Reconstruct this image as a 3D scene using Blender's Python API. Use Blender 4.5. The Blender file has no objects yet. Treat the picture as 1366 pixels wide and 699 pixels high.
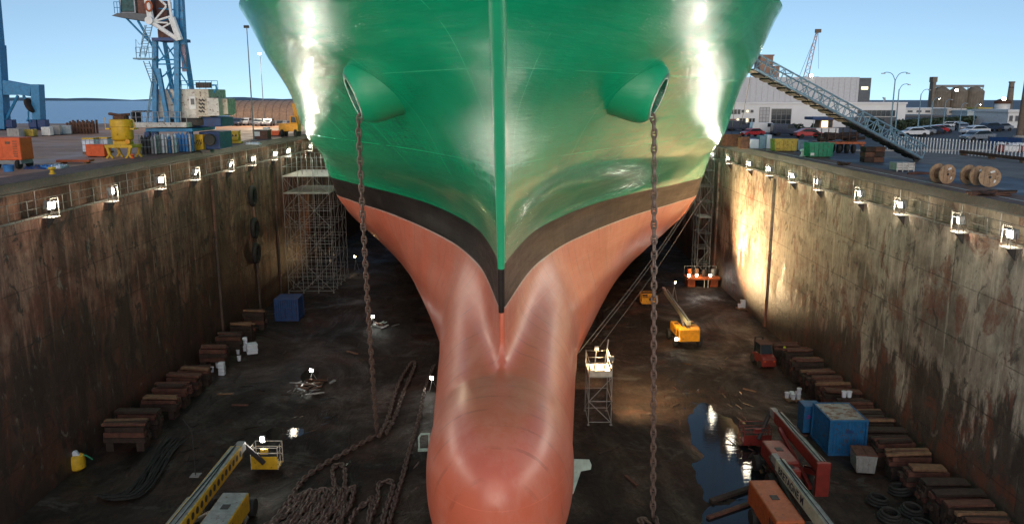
import bpy, bmesh, math, random
import numpy as np
from mathutils import Vector, Matrix, Euler
random.seed(7)
R = math.radians
sc = bpy.context.scene
COL = sc.collection

# ---------------------------------------------------------------- camera
CAM_Z = 24.0
F = 1050.0
PITCH = math.atan(216.5 / F)
cam = bpy.data.cameras.new('camera'); cam_o = bpy.data.objects.new('camera', cam); COL.objects.link(cam_o)
cam.sensor_width = 36; cam.lens = 36 * F / 1366; cam.clip_end = 20000; cam.clip_start = .2
cam_o.location = (0, 0, CAM_Z); cam_o.rotation_euler = (math.pi/2 - PITCH, 0, 0)
sc.camera = cam_o
CT, ST = math.cos(PITCH), math.sin(PITCH)

def P(px, py, z):
    """ground point of the plane at height z seen at photo pixel (px, py)"""
    u, v = (px - 683) / F, (py - 349.5) / F
    d = Vector((u, CT - v*ST, -ST - v*CT))
    t = (z - CAM_Z) / d.z
    return Vector((d.x*t, d.y*t, z))
def dep(px, py, z):
    q = P(px, py, z); return q.y*CT - (q.z - CAM_Z)*ST

QL, QR = 19.2, 18.4          # heights of the left and right quay
WL, WR = -28.9, 27.3         # faces of the dock walls
GL, GR = 16.9, 16.2          # gallery floors

# ---------------------------------------------------------------- helpers
def tag(o, label=None, cat=None, group=None, kind=None):
    if label: o['label'] = label
    if cat: o['category'] = cat
    if group: o['group'] = group
    if kind: o['kind'] = kind
    return o

def thing(name, label, cat, loc=(0, 0, 0), rz=0, group=None):
    o = bpy.data.objects.new(name, None); COL.objects.link(o)
    o.empty_display_size = .3
    o.location = loc; o.rotation_euler = (0, 0, rz)
    return tag(o, label, cat, group)

ORD = 'first second third fourth fifth sixth seventh eighth ninth tenth eleventh twelfth thirteenth fourteenth fifteenth sixteenth seventeenth eighteenth nineteenth twentieth'.split()

class MB:
    def __init__(s): s.v = []; s.f = []; s.sm = []
    def add(s, vs, fs, smooth=False):
        o = len(s.v); s.v += [tuple(v) for v in vs]
        for f in fs: s.f.append([i + o for i in f]); s.sm.append(smooth)
        return s
    def bx(s, x0, x1, y0, y1, z0, z1, M=None):
        vs = [Vector((x, y, z)) for x in (x0, x1) for y in (y0, y1) for z in (z0, z1)]
        if M: vs = [M @ v for v in vs]
        return s.add(vs, [(0,1,3,2), (4,6,7,5), (0,4,5,1), (2,3,7,6), (0,2,6,4), (1,5,7,3)])
    def box(s, c, size, rot=None):
        M = Matrix.Translation(c) @ (Euler(rot).to_matrix().to_4x4() if rot else Matrix.Identity(4))
        a, b, d = [q/2 for q in size]
        return s.bx(-a, a, -b, b, -d, d, M)
    def beam(s, p0, p1, w, h, up=(0, 0, 1)):
        p0, p1 = Vector(p0), Vector(p1); d = p1 - p0; L = d.length; d.normalize()
        u = Vector(up)
        if abs(d.dot(u)) > .99: u = Vector((0, 1, 0))
        x = d.cross(u).normalized(); z = x.cross(d)
        M = Matrix((x, d, z)).transposed().to_4x4(); M.translation = p0
        return s.bx(-w/2, w/2, 0, L, -h/2, h/2, M)
    def tube(s, pts, r, n=6, caps=True, closed=False):
        pts = [Vector(p) for p in pts]; m = len(pts); rs = r if isinstance(r, (list, tuple)) else [r]*m
        fr = None; rings = []
        for i, p in enumerate(pts):
            if closed: t = pts[(i+1) % m] - pts[i-1]
            else: t = pts[min(i+1, m-1)] - pts[max(i-1, 0)]
            t.normalize()
            if fr is None:
                a = Vector((0, 0, 1)) if abs(t.z) < .9 else Vector((1, 0, 0))
                fr = t.cross(a).normalized()
            else:
                fr = (fr - t*fr.dot(t)).normalized()
            b = t.cross(fr)
            rings.append([p + rs[i]*(math.cos(2*math.pi*k/n)*fr + math.sin(2*math.pi*k/n)*b) for k in range(n)])
        vs = [v for ring in rings for v in ring]; fs = []
        for i in range(m if closed else m-1):
            j = (i+1) % m
            for k in range(n):
                k2 = (k+1) % n
                fs.append((i*n+k, i*n+k2, j*n+k2, j*n+k))
        if caps and not closed:
            fs.append(tuple(range(n))[::-1]); fs.append(tuple((m-1)*n + k for k in range(n)))
        return s.add(vs, fs, n > 4)
    def lathe(s, prof, n=24, M=None, caps=True):
        vs = []; fs = []
        for r, z in prof:
            for k in range(n):
                a = 2*math.pi*k/n; vs.append(Vector((r*math.cos(a), r*math.sin(a), z)))
        if M: vs = [M @ v for v in vs]
        for i in range(len(prof)-1):
            for k in range(n):
                k2 = (k+1) % n; fs.append((i*n+k, i*n+k2, (i+1)*n+k2, (i+1)*n+k))
        if caps and prof[0][0] > .001: fs.append(tuple(range(n))[::-1])
        if caps and prof[-1][0] > .001: fs.append(tuple((len(prof)-1)*n + k for k in range(n)))
        return s.add(vs, fs, True)
    def prism(s, poly, a, b, axis='x', M=None):
        """poly extruded from a to b along an axis; poly gives the other two coordinates in order"""
        def mk(p, t):
            return {'x': (t, p[0], p[1]), 'y': (p[0], t, p[1]), 'z': (p[0], p[1], t)}[axis]
        n = len(poly); vs = [Vector(mk(p, a)) for p in poly] + [Vector(mk(p, b)) for p in poly]
        if M: vs = [M @ v for v in vs]
        fs = [tuple(range(n))[::-1], tuple(range(n, 2*n))] + [(i, (i+1) % n, n+(i+1) % n, n+i) for i in range(n)]
        return s.add(vs, fs)
    def mesh(s, name, mat):
        me = bpy.data.meshes.new(name); me.from_pydata(s.v, [], s.f)
        for p, q in zip(me.polygons, s.sm): p.use_smooth = q
        bm = bmesh.new(); bm.from_mesh(me); bmesh.ops.recalc_face_normals(bm, faces=bm.faces); bm.to_mesh(me); bm.free()
        if any(s.sm):
            me.set_sharp_from_angle(angle=R(40))
        if mat: me.materials.append(mat)
        return me
    def build(s, name, mat, parent=None, loc=None, bevel=0):
        o = bpy.data.objects.new(name, s.mesh(name, mat)); COL.objects.link(o)
        if parent: o.parent = parent
        if loc is not None: o.location = loc
        if bevel:
            m = o.modifiers.new('bevel', 'BEVEL'); m.width = bevel; m.segments = 2; m.limit_method = 'ANGLE'
        return o

def inst(name, me, parent, M):
    o = bpy.data.objects.new(name, me); COL.objects.link(o); o.parent = parent; o.matrix_local = M
    return o

# ---------------------------------------------------------------- materials
class NT:
    def __init__(s, name):
        s.m = bpy.data.materials.new(name); s.m.use_nodes = True; s.t = s.m.node_tree
        s.b = s.t.nodes['Principled BSDF']; s.co = None
    def n(s, typ, **kw):
        d = s.t.nodes.new(typ)
        for k, v in kw.items(): setattr(d, k, v)
        return d
    def l(s, a, b): s.t.links.new(a, b)
    def coord(s):
        if not s.co: s.co = s.n('ShaderNodeTexCoord')
        return s.co.outputs['Object']
    def noise(s, scale, detail=4, rough=.6, stretch=None, dist=0):
        v = s.coord()
        if stretch:
            mp = s.n('ShaderNodeMapping'); mp.inputs['Scale'].default_value = stretch; s.l(v, mp.inputs['Vector']); v = mp.outputs[0]
        t = s.n('ShaderNodeTexNoise'); t.inputs['Scale'].default_value = scale; t.inputs['Detail'].default_value = detail
        t.inputs['Roughness'].default_value = rough; t.inputs['Distortion'].default_value = dist
        s.l(v, t.inputs['Vector']); return t.outputs['Fac']
    def ramp(s, fac, stops):
        r = s.n('ShaderNodeValToRGB'); e = r.color_ramp.elements
        while len(e) < len(stops): e.new(.5)
        for q, (p, c) in zip(e, stops):
            q.position = p; q.color = (c, c, c, 1) if isinstance(c, (int, float)) else (*c, 1)
        s.l(fac, r.inputs[0]); return r.outputs[0]
    def mix(s, fac, a, b, mode='MIX'):
        m = s.n('ShaderNodeMix', data_type='RGBA', blend_type=mode)
        for sock, v in ((m.inputs[0], fac), (m.inputs[6], a), (m.inputs[7], b)):
            if isinstance(v, bpy.types.NodeSocket): s.l(v, sock)
            elif isinstance(v, (int, float)): sock.default_value = v if sock.type == 'VALUE' else (v, v, v, 1)
            else: sock.default_value = (*v, 1)
        return m.outputs[2]
    def math(s, op, a, b=0, c=0):
        m = s.n('ShaderNodeMath', operation=op)
        for sock, v in zip(m.inputs, (a, b, c)):
            if isinstance(v, bpy.types.NodeSocket): s.l(v, sock)
            else: sock.default_value = v
        return m.outputs[0]
    def xyz(s):
        x = s.n('ShaderNodeSeparateXYZ'); s.l(s.coord(), x.inputs[0]); return x.outputs
    def bump(s, h, strength=.3, dist=.05, prev=None):
        b = s.n('ShaderNodeBump'); b.inputs['Strength'].default_value = strength; b.inputs['Distance'].default_value = dist
        s.l(h, b.inputs['Height'])
        if prev: s.l(prev, b.inputs['Normal'])
        return b.outputs[0]
    def line(s, coord, period, width, off=0):
        """1 on thin lines every period along a coordinate"""
        a = s.math('PINGPONG', s.math('ADD', coord, off), period/2)
        return s.math('LESS_THAN', a, width/2)
    def set(s, **kw):
        for k, v in kw.items():
            sock = s.b.inputs[k]
            if isinstance(v, bpy.types.NodeSocket): s.l(v, sock)
            elif isinstance(v, tuple) and len(v) == 3: sock.default_value = (*v, 1)
            else: sock.default_value = v
        return s.m

def mat(name, col, rough=.6, metal=0, var=.3, scale=2.5, bump=.15, rust=0, rcol=(.10, .04, .02), coat=0):
    k = NT(name)
    a = tuple(c*(1-var) for c in col); b = tuple(min(c*(1+var*.7), .95) for c in col)
    c = k.ramp(k.noise(scale, 5), [(.3, a), (.7, b)])
    if rust:
        msk = k.ramp(k.noise(scale*1.7, 8, .7), [(.62 - rust*.3, 0), (.70 - rust*.3, 1)])
        c = k.mix(msk, c, rcol)
    rr = k.ramp(k.noise(scale*3, 4), [(.3, max(rough-.12, .03)), (.7, min(rough+.12, 1))])
    k.set(**{'Base Color': c, 'Roughness': rr, 'Metallic': metal})
    if coat: k.set(**{'Coat Weight': coat})
    if bump: k.set(Normal=k.bump(k.noise(scale*8, 6), bump, .03))
    return k.m

def glow(name, col, strength):
    k = NT(name); k.set(**{'Base Color': (.8, .8, .8), 'Emission Color': col, 'Emission Strength': strength}); return k.m

MT = dict(
    steel=mat('galvanised_steel', (.42, .43, .44), .45, .6, .2),
    tubes=mat('scaffold_steel', (.30, .31, .31), .5, .3, .2),
    dark=mat('dark_metal', (.03, .03, .032), .6, 0, .4, rust=.2),
    rubber=mat('rubber', (.018, .018, .018), .8, 0, .4),
    rust=mat('rusty_iron', (.11, .05, .03), .8, 0, .6, 4, .4),
    chain=mat('chain_iron', (.14, .10, .085), .55, .25, .4, 6, .4, rust=.22, rcol=(.10, .045, .03)),
    blue=mat('blue_crane_paint', (.03, .22, .44), .45, 0, .25, rust=.12),
    dblue=mat('dark_blue_paint', (.012, .05, .17), .5, 0, .3, rust=.2),
    cblue=mat('container_blue_paint', (.006, .105, .27), .5, 0, .25, rust=.18),
    white=mat('white_paint', (.72, .73, .72), .5, 0, .12, rust=.05),
    offwhite=mat('weathered_white_paint', (.58, .56, .51), .6, 0, .25, rust=.22),
    cream=mat('cream_boom_paint', (.44, .45, .33), .5, 0, .2, rust=.1),
    yellow=mat('yellow_paint', (.66, .40, .02), .45, 0, .2, rust=.1),
    oyellow=mat('orange_yellow_paint', (.75, .32, .015), .42, 0, .2, rust=.06),
    orange=mat('orange_paint', (.70, .11, .02), .5, 0, .2, rust=.06),
    dorange=mat('dull_orange_paint', (.38, .085, .022), .5, 0, .25, rust=.14),
    red=mat('red_paint', (.18, .022, .018), .4, 0, .25, rust=.12),
    green=mat('skip_green_paint', (.02, .26, .14), .55, 0, .3, rust=.2),
    brick=mat('brown_render', (.34, .21, .14), .8, 0, .3),
    wood=mat('timber', (.19, .105, .06), .75, 0, .45, 3, .4),
    rwood=mat('red_brown_timber', (.105, .042, .03), .8, 0, .5, 3, .5),
    dwood=mat('dark_timber', (.038, .023, .018), .85, 0, .5, 3, .5),
    conc=mat('pale_concrete', (.36, .35, .33), .85, 0, .25),
    glass=mat('window_glass', (.02, .03, .04), .08, 0, .2, bump=0),
    tarp=mat('blue_tarpaulin', (.05, .22, .55), .55, 0, .3),
    sheet=mat('pale_sheet', (.42, .55, .50), .5, 0, .3, 1.5, .3, rust=.12),
    bucket=mat('white_plastic', (.62, .68, .78), .4, 0, .1),
    grey=mat('grey_paint', (.22, .235, .24), .5, 0, .2, rust=.15),
    dgrey=mat('dark_grey_cladding', (.10, .11, .12), .6, 0, .2),
    hiviz=mat('high_visibility_cloth', (.55, .65, .03), .8, 0, .1),
    navy=mat('navy_workwear', (.02, .025, .04), .85, 0, .2),
    skin=mat('skin', (.45, .27, .2), .6, 0, .1),
    gcar=mat('grey_car_paint', (.25, .27, .3), .3, .3, .1, coat=.5),
    bcar=mat('dark_blue_car_paint', (.02, .035, .07), .3, .2, .1, coat=.5),
    rcar=mat('red_car_paint', (.45, .03, .03), .3, 0, .1, coat=.5),
    wcar=mat('white_car_paint', (.75, .76, .78), .3, 0, .08, coat=.5),
    lamp=glow('floodlight_lens', (1.0, .97, .86), 60),
    warm=glow('warm_work_lamp', (1.0, .72, .36), 40),
    star=glow('mast_lamp', (1.0, .95, .82), 40),
    litwin=glow('lit_window', (1.0, .78, .40), 1.1),
    green_leaf=None)
# ---------------------------------------------------------------- ship hull: an implicit form, meshed with surface nets
SX = -0.55                       # the ship's centreline
STEM_Z = np.array([1.8, 9.0, 11.0, 13.8, 16.0, 20.0, 24.0, 27.0, 30.5])
STEM_Y = np.array([39.5, 38.4, 37.8, 37.3, 37.1, 36.3, 35.0, 33.7, 31.6])
LEVELS = [
 (1.8,  [39.5, 48, 57, 67, 75, 85, 95, 105, 120], [0, .8, 1.8, 3.4, 5.0, 7, 9.5, 13, 17]),
 (3.2,  [39.5, 48, 57, 67, 75, 85, 95, 105, 120], [0, 2.4, 3.9, 5.8, 7.5, 9.6, 12.4, 16, 19.8]),
 (6.0,  [39.2, 48, 57, 67, 75, 85, 95, 105, 120], [0, 3.2, 5.2, 7.6, 9.5, 12.3, 15.6, 18.7, 20.6]),
 (9.0,  [38.4, 48, 57, 67, 75, 85, 95, 102, 120], [0, 3.0, 5.3, 8.5, 11.1, 15.2, 18.8, 20.4, 20.6]),
 (11.5, [37.7, 48, 57, 67, 75, 84, 92, 98, 120], [0, 2.1, 4.6, 8.7, 12.3, 17.2, 20, 20.6, 20.6]),
 (13.8, [37.3, 48, 55.2, 61, 71, 80, 87, 93, 120], [0, 1.65, 3.7, 6.1, 11.1, 16.5, 20.0, 20.6, 20.6]),
 (16.0, [37.1, 41.2, 48.5, 55, 61.2, 68.7, 77, 84.5, 91, 120], [0, .5, 1.75, 3.8, 6.4, 10.6, 16.0, 20.0, 20.6, 20.6]),
 (20.0, [36.3, 42, 48.5, 55, 61, 68, 75, 81, 87, 120], [0, 1.9, 4.6, 8, 11.6, 15.9, 19.2, 20.4, 20.6, 20.6]),
 (24.0, [35.0, 38, 42, 47, 53, 60, 67, 74, 80, 120], [0, 1.7, 4.1, 7.3, 11, 15.1, 18.3, 20.2, 20.6, 20.6]),
 (27.0, [33.7, 36, 40, 46, 53, 60, 66, 74, 120], [0, 2.6, 6.6, 11.0, 14.8, 18.0, 19.6, 20.6, 20.6]),
 (30.5, [31.6, 33, 36, 40, 45, 50, 56, 61, 68, 120], [0, 3.2, 7.6, 11.4, 14.4, 16.8, 18.8, 19.7, 20.6, 20.6]),
]
LZ = np.array([l[0] for l in LEVELS])

def pchip_slopes(x, y):
    h = np.diff(x); d = np.diff(y) / h
    m = np.zeros_like(y, dtype=float)
    m[0], m[-1] = d[0], d[-1]
    for i in range(1, len(x) - 1):
        if d[i-1] * d[i] > 0:
            w1, w2 = 2*h[i] + h[i-1], h[i] + 2*h[i-1]
            m[i] = (w1 + w2) / (w1/d[i-1] + w2/d[i])
    return m

def pchip(x, y, q, m=None):
    x = np.asarray(x, float); y = np.asarray(y, float)
    if m is None: m = pchip_slopes(x, y)
    i = np.clip(np.searchsorted(x, q) - 1, 0, len(x) - 2)
    h = x[i+1] - x[i]; t = np.clip((q - x[i]) / h, 0, 1)
    r = (2*t**3-3*t*t+1)*y[i] + (t**3-2*t*t+t)*h*m[i] + (-2*t**3+3*t*t)*y[i+1] + (t**3-t*t)*h*m[i+1]
    return np.where(q < x[0], y[0] + max(m[0], .3)*(q - x[0]), r)

LSL = [pchip_slopes(np.array(l[1], float), np.array(l[2], float)) for l in LEVELS]

def half_breadth(y, z):
    B = np.stack([pchip(l[1], l[2], y, s) for l, s in zip(LEVELS, LSL)])
    n = len(LZ); h = np.diff(LZ)
    D = (B[1:] - B[:-1]) / h[:, None]
    M = np.empty_like(B); M[0] = D[0]; M[-1] = D[-1]
    for k in range(1, n-1):
        M[k] = (D[k-1]*h[k] + D[k]*h[k-1]) / (h[k] + h[k-1])
    zc = np.clip(z, LZ[0], LZ[-1])
    i = np.clip(np.searchsorted(LZ, zc) - 1, 0, n-2)
    j = np.arange(len(y)); hh = h[i]; t = (zc - LZ[i]) / hh
    return (2*t**3-3*t*t+1)*B[i, j] + (t**3-2*t*t+t)*hh*M[i, j] + (-2*t**3+3*t*t)*B[i+1, j] + (t**3-t*t)*hh*M[i+1, j]

def hull_field(x, y, z):
    ax = np.sqrt(x*x + 1e-4)
    e = .05
    b = half_breadth(y, z)
    by = (half_breadth(y+e, z) - b) / e
    bz = (half_breadth(y, z+e) - b) / e
    f = (ax - b) / np.sqrt(1 + by*by + bz*bz)
    # the bulb: a blunt tube that fades into the fore body
    t = np.clip((37.3 - y) / 8.3, -9, 1.2)
    nose = np.where(t > 0, np.sqrt(np.clip(1 - np.abs(t)**2.6, 0.0005, 1)), 1)
    grow = np.clip((y - 37.5) / 14, 0, 1)
    w = (3.6 + 1.05*grow) * nose
    rise = np.clip((y - 37.0) / 15, 0, 1)
    hz = (4.3 + 2.3*rise) * (0.12 + .88*nose**.8)
    cz = 6.35 + .45*np.clip(t, 0, 1) + .5*rise
    p = 2.3
    q = ((ax/w)**p + (np.abs(z-cz)/hz)**p) ** (1/p)
    g = (q - 1) * np.minimum(w, hz) * .9
    g = np.where(t > .995, np.maximum(g, (29.05 - y)), g)
    g = g + np.clip((y - 52) / 10, 0, 3)**2 * .8
    k = 1.0
    hh = np.clip(.5 + .5*(g - f)/k, 0, 1)
    u = g*(1-hh) + f*hh - k*hh*(1-hh)
    return np.maximum(u, 1.8 - z)

def hull_grad(p, e=.03):
    x, y, z = p[:, 0], p[:, 1], p[:, 2]
    return np.stack([hull_field(x+e, y, z) - hull_field(x-e, y, z),
                     hull_field(x, y+e, z) - hull_field(x, y-e, z),
                     hull_field(x, y, z+e) - hull_field(x, y, z-e)], 1) / (2*e)

def surface_nets(gx, gy, gz):
    nx, ny, nz = len(gx), len(gy), len(gz)
    X, Y, Z = np.meshgrid(gx, gy, gz, indexing='ij')
    V = hull_field(X.ravel(), Y.ravel(), Z.ravel()).reshape(nx, ny, nz)
    S = V < 0
    corners = [(a, b, c) for a in (0, 1) for b in (0, 1) for c in (0, 1)]
    def sub(A, o): return A[o[0]:nx-1+o[0], o[1]:ny-1+o[1], o[2]:nz-1+o[2]]
    cnt = sum(sub(S, o).astype(int) for o in corners)
    act = (cnt > 0) & (cnt < 8)
    idx = -np.ones(act.shape, int); idx[act] = np.arange(act.sum())
    acc = np.zeros(act.shape + (3,)); num = np.zeros(act.shape)
    for o in corners:
        for ax in range(3):
            if o[ax] == 1: continue
            o2 = list(o); o2[ax] = 1
            va, vb = sub(V, o), sub(V, o2)
            cr = (va < 0) != (vb < 0)
            t = np.where(cr, va / np.where(va == vb, 1, va - vb), 0)
            for c, A in enumerate((X, Y, Z)):
                pa, pb = sub(A, o), sub(A, o2)
                acc[..., c] += np.where(cr, pa + t*(pb - pa), 0)
            num += cr
    P = (acc[act] / num[act][:, None])
    F = []
    for ax in range(3):
        sl0 = [slice(None)]*3; sl1 = [slice(None)]*3
        sl0[ax] = slice(0, -1); sl1[ax] = slice(1, None)
        ch = S[tuple(sl0)] != S[tuple(sl1)]
        I = np.argwhere(ch)
        a1, a2 = (ax+1) % 3, (ax+2) % 3
        n = (nx, ny, nz)
        ok = (I[:, a1] > 0) & (I[:, a2] > 0) & (I[:, a1] < n[a1]-1) & (I[:, a2] < n[a2]-1)
        I = I[ok]
        fl = S[tuple(sl0)][tuple(I.T)]
        q = []
        for d1, d2 in ((-1, -1), (0, -1), (0, 0), (-1, 0)):
            J = I.copy(); J[:, a1] += d1; J[:, a2] += d2
            q.append(idx[tuple(J.T)])
        Q = np.stack(q, 1)
        Q[~fl] = Q[~fl][:, ::-1]
        F.append(Q)
    return P, np.concatenate(F)

def hull_mesh():
    gx = np.concatenate([np.arange(-.15, 6, .3), np.arange(6.15, 21.5, .5)])
    gy = np.concatenate([np.arange(28.6, 60, .3), np.arange(60, 112, 1.0), np.arange(112, 192, 8.0)])
    gz = np.concatenate([np.arange(1.35, 30.6, .3)])
    P, F = surface_nets(gx, gy, gz)
    mid = np.abs(P[:, 0]) < 1e-6
    for _ in range(4):
        g = hull_grad(P); f = hull_field(P[:, 0], P[:, 1], P[:, 2])
        st = (f / np.maximum((g*g).sum(1), .2))[:, None] * g
        st = np.clip(st, -.2, .2); st[mid, 0] = 0
        P = P - st
    n = len(P); mir = np.where(mid, np.arange(n), np.cumsum(~mid) - 1 + n)
    P2 = P[~mid] * np.array([-1, 1, 1])
    F2 = mir[F][:, ::-1]
    P = np.concatenate([P, P2]); F = np.concatenate([F, F2])
    N = hull_grad(P); N /= np.maximum(np.linalg.norm(N, axis=1), 1e-6)[:, None]
    return P, F, N
MT.update(
    hallwhite=mat('hall_white_cladding', (.84, .84, .83), .6, 0, .06, .4),
    railsteel=mat('weathered_rail_steel', (.20, .20, .19), .6, .3, .35, rust=.3),
    cream2=mat('stained_cream_paint', (.52, .47, .38), .6, 0, .3, rust=.25),
    sheet2=mat('pale_blue_grey_paint', (.42, .50, .52), .5, 0, .2, rust=.1),
    wood2=mat('ochre_paint', (.42, .28, .14), .6, 0, .3),
    mauve=mat('faded_mauve_plate', (.30, .25, .33), .5, 0, .2),
    rust2=mat('dark_red_brown_paint', (.14, .06, .045), .7, 0, .5, 3, .2, .2),
    bluegrey=mat('blue_grey_galvanised', (.18, .30, .38), .5, .2, .25),
    yellow2=mat('faded_yellow_paint', (.52, .38, .06), .6, 0, .35, rust=.2),
    teal=mat('teal_cabin_glass', (.01, .075, .08), .55, 0, .5, bump=0),
    hangar=mat('hangar_brown_cladding', (.52, .31, .19), .6, 0, .25),
    clad=mat('grey_metal_cladding', (.50, .50, .51), .5, .1, .12),
    silo=mat('silo_concrete', (.20, .17, .13), .9, 0, .3, .3),
    brickt=mat('tower_brick', (.33, .20, .14), .9, 0, .2, .3),
    brown2=mat('dull_brown', (.16, .12, .09), .8, 0, .3),
    green2=mat('pale_green_cladding', (.25, .40, .15), .6, 0, .2),
    pink=mat('faded_pink_steel', (.50, .34, .32), .6, 0, .15),
    ply=mat('reel_plywood', (.38, .25, .15), .7, 0, .4, 3, .3, rust=.15),
    purple=mat('purple_mark', (.18, .03, .25), .6, 0, .1),
    strip=mat('worn_concrete_strip', (.16, .15, .14), .85, 0, .4, .5, .3),
    asphalt=mat('car_park_asphalt', (.06, .065, .075), .8, 0, .3, .5))
SUN_E, EXPO, FLOOD_W, FLOOD_UP = .8, 1.05, 900, .45
SKY_A, SKY_B, SKY_S = 1.7, .21, .125
# ---------------------------------------------------------------- world, sun
w = bpy.data.worlds.new('World'); sc.world = w; w.use_nodes = True
nt = w.node_tree; bg = nt.nodes['Background']
sky = nt.nodes.new('ShaderNodeTexSky'); sky.sky_type = 'NISHITA'; sky.sun_disc = False
SUN_EL, SUN_ROT = 9.0, 184.0
sky.sun_elevation = R(SUN_EL); sky.sun_rotation = R(SUN_ROT); sky.altitude = 0; sky.air_density = 1.0; sky.dust_density = .5; sky.ozone_density = 1.5
# the horizon band of the dusk sky is seen through clear sea air: lift the lookup off the yellow dust layer
_tc = nt.nodes.new('ShaderNodeTexCoord'); _sx = nt.nodes.new('ShaderNodeSeparateXYZ'); _cx = nt.nodes.new('ShaderNodeCombineXYZ')
_mz = nt.nodes.new('ShaderNodeMath'); _mz.operation = 'MULTIPLY_ADD'; _mz.inputs[1].default_value = SKY_A; _mz.inputs[2].default_value = SKY_B
_ab = nt.nodes.new('ShaderNodeMath'); _ab.operation = 'ABSOLUTE'
nt.links.new(_tc.outputs['Generated'], _sx.inputs[0]); nt.links.new(_sx.outputs[2], _ab.inputs[0]); nt.links.new(_ab.outputs[0], _mz.inputs[0])
nt.links.new(_sx.outputs[0], _cx.inputs[0]); nt.links.new(_sx.outputs[1], _cx.inputs[1]); nt.links.new(_mz.outputs[0], _cx.inputs[2])
_nm = nt.nodes.new('ShaderNodeVectorMath'); _nm.operation = 'NORMALIZE'; nt.links.new(_cx.outputs[0], _nm.inputs[0]); nt.links.new(_nm.outputs[0], sky.inputs[0])
nt.links.new(sky.outputs[0], bg.inputs[0]); bg.inputs[1].default_value = SKY_S
sun = bpy.data.lights.new('sun', 'SUN'); sun_o = bpy.data.objects.new('sun', sun); COL.objects.link(sun_o)
sun.energy = SUN_E; sun.angle = R(60); sun.color = (1, .78, .58)
sd = Vector((math.sin(R(SUN_ROT))*math.cos(R(SUN_EL)), math.cos(R(SUN_ROT))*math.cos(R(SUN_EL)), math.sin(R(SUN_EL))))
sun_o.rotation_euler = (-sd).to_track_quat('-Z', 'Y').to_euler()
sc.view_settings.view_transform = 'Standard'; sc.view_settings.look = 'None'; sc.view_settings.gamma = 1
sc.view_settings.exposure = EXPO
sc.cycles.max_bounces = 6; sc.cycles.glossy_bounces = 4; sc.cycles.diffuse_bounces = 3
sc.cycles.use_denoising = True; sc.cycles.sample_clamp_indirect = 6

# ---------------------------------------------------------------- ground materials
def wall_material(name, base, light, stain, ztide, red, streak, chips, fc):
    k = NT(name); x, y, z = k.xyz()
    big = k.noise(.11, 8, .64, (1, 1, 1.3), .4)
    c = k.ramp(big, [(.37, tuple(v*.45 for v in base)), (.46, base), (.53, light), (.64, tuple(v*.62 for v in base))])
    st = k.ramp(k.noise(.8, 8, .66, (1, .8, .06), .3), [(.40, 0), (.60, 1)])
    c = k.mix(k.math('MULTIPLY', st, streak), c, stain)
    st2 = k.ramp(k.noise(1.9, 6, .6, (1, .9, .05)), [(.54, 0), (.62, 1)])
    c = k.mix(k.math('MULTIPLY', st2, .35), c, tuple(min(1, v*1.5) for v in light))
    fine = k.ramp(k.noise(2.2, 9, .78, (1, 1, .45)), [(.36, 1 - fc), (.64, 1 + fc*.7)])
    c = k.mix(.75, c, fine, 'MULTIPLY')
    tz = k.math('ADD', z, k.math('MULTIPLY', k.math('SUBTRACT', k.noise(.3, 8, .72, (1, 1, .30)), .5), -26))
    td = k.ramp(k.math('DIVIDE', tz, ztide*2), [(.42, 1), (.56, 0)])
    c = k.mix(k.math('MULTIPLY', td, .86), c, (.036, .026, .022))
    rp = k.ramp(k.noise(.36, 8, .66, (1, 1, .6), .7), [(.54, 0), (.58, 1)])
    rp = k.math('MULTIPLY', rp, k.ramp(k.noise(1.4, 6, .7), [(.38, .25), (.55, 1)]))
    c = k.mix(k.math('MULTIPLY', rp, red), c, (.20, .058, .034))
    ch = k.ramp(k.noise(.95, 8, .68, (1, 1, .6), .9), [(.565, 0), (.60, 1)])
    c = k.mix(k.math('MULTIPLY', ch, chips), c, (.032, .027, .025))
    wp = k.ramp(k.noise(1.5, 8, .75, (1, 1, .35), .6), [(.60, 0), (.64, 1)])
    c = k.mix(k.math('MULTIPLY', wp, .32), c, (.44, .44, .38))
    gp = k.ramp(k.noise(.5, 6, .65, (1, .8, .18), .3), [(.68, 0), (.76, 1)])
    c = k.mix(k.math('MULTIPLY', gp, .5), c, (.04, .10, .07))
    jn = k.math('MAXIMUM', k.line(k.math('ADD', z, k.math('MULTIPLY', k.noise(2, 2), .09)), 3.35, .07, .4), k.line(k.math('ADD', y, k.math('MULTIPLY', k.noise(1.5, 2), .08)), 8.4, .09, 2))
    jn = k.math('MULTIPLY', jn, k.ramp(k.noise(.7, 4), [(.38, .2), (.55, 1)]))
    c = k.mix(k.math('MULTIPLY', jn, .6), c, (.022, .018, .015))
    h = k.math('SUBTRACT', k.noise(.9, 9, .75), k.math('MULTIPLY', jn, .4))
    return k.set(**{'Base Color': c, 'Roughness': k.ramp(td, [(0, .85), (1, .5)]), 'Normal': k.bump(h, .8, .15)})
M_WL = wall_material('dock_wall_dark', (.27, .128, .088), (.38, .215, .155), (.036, .021, .016), 9.0, .4, .7, .85, .65)
M_WR = wall_material('dock_wall_pale', (.43, .35, .28), (.52, .45, .37), (.18, .125, .095), 5.8, .7, .35, .6, .42)
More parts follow.
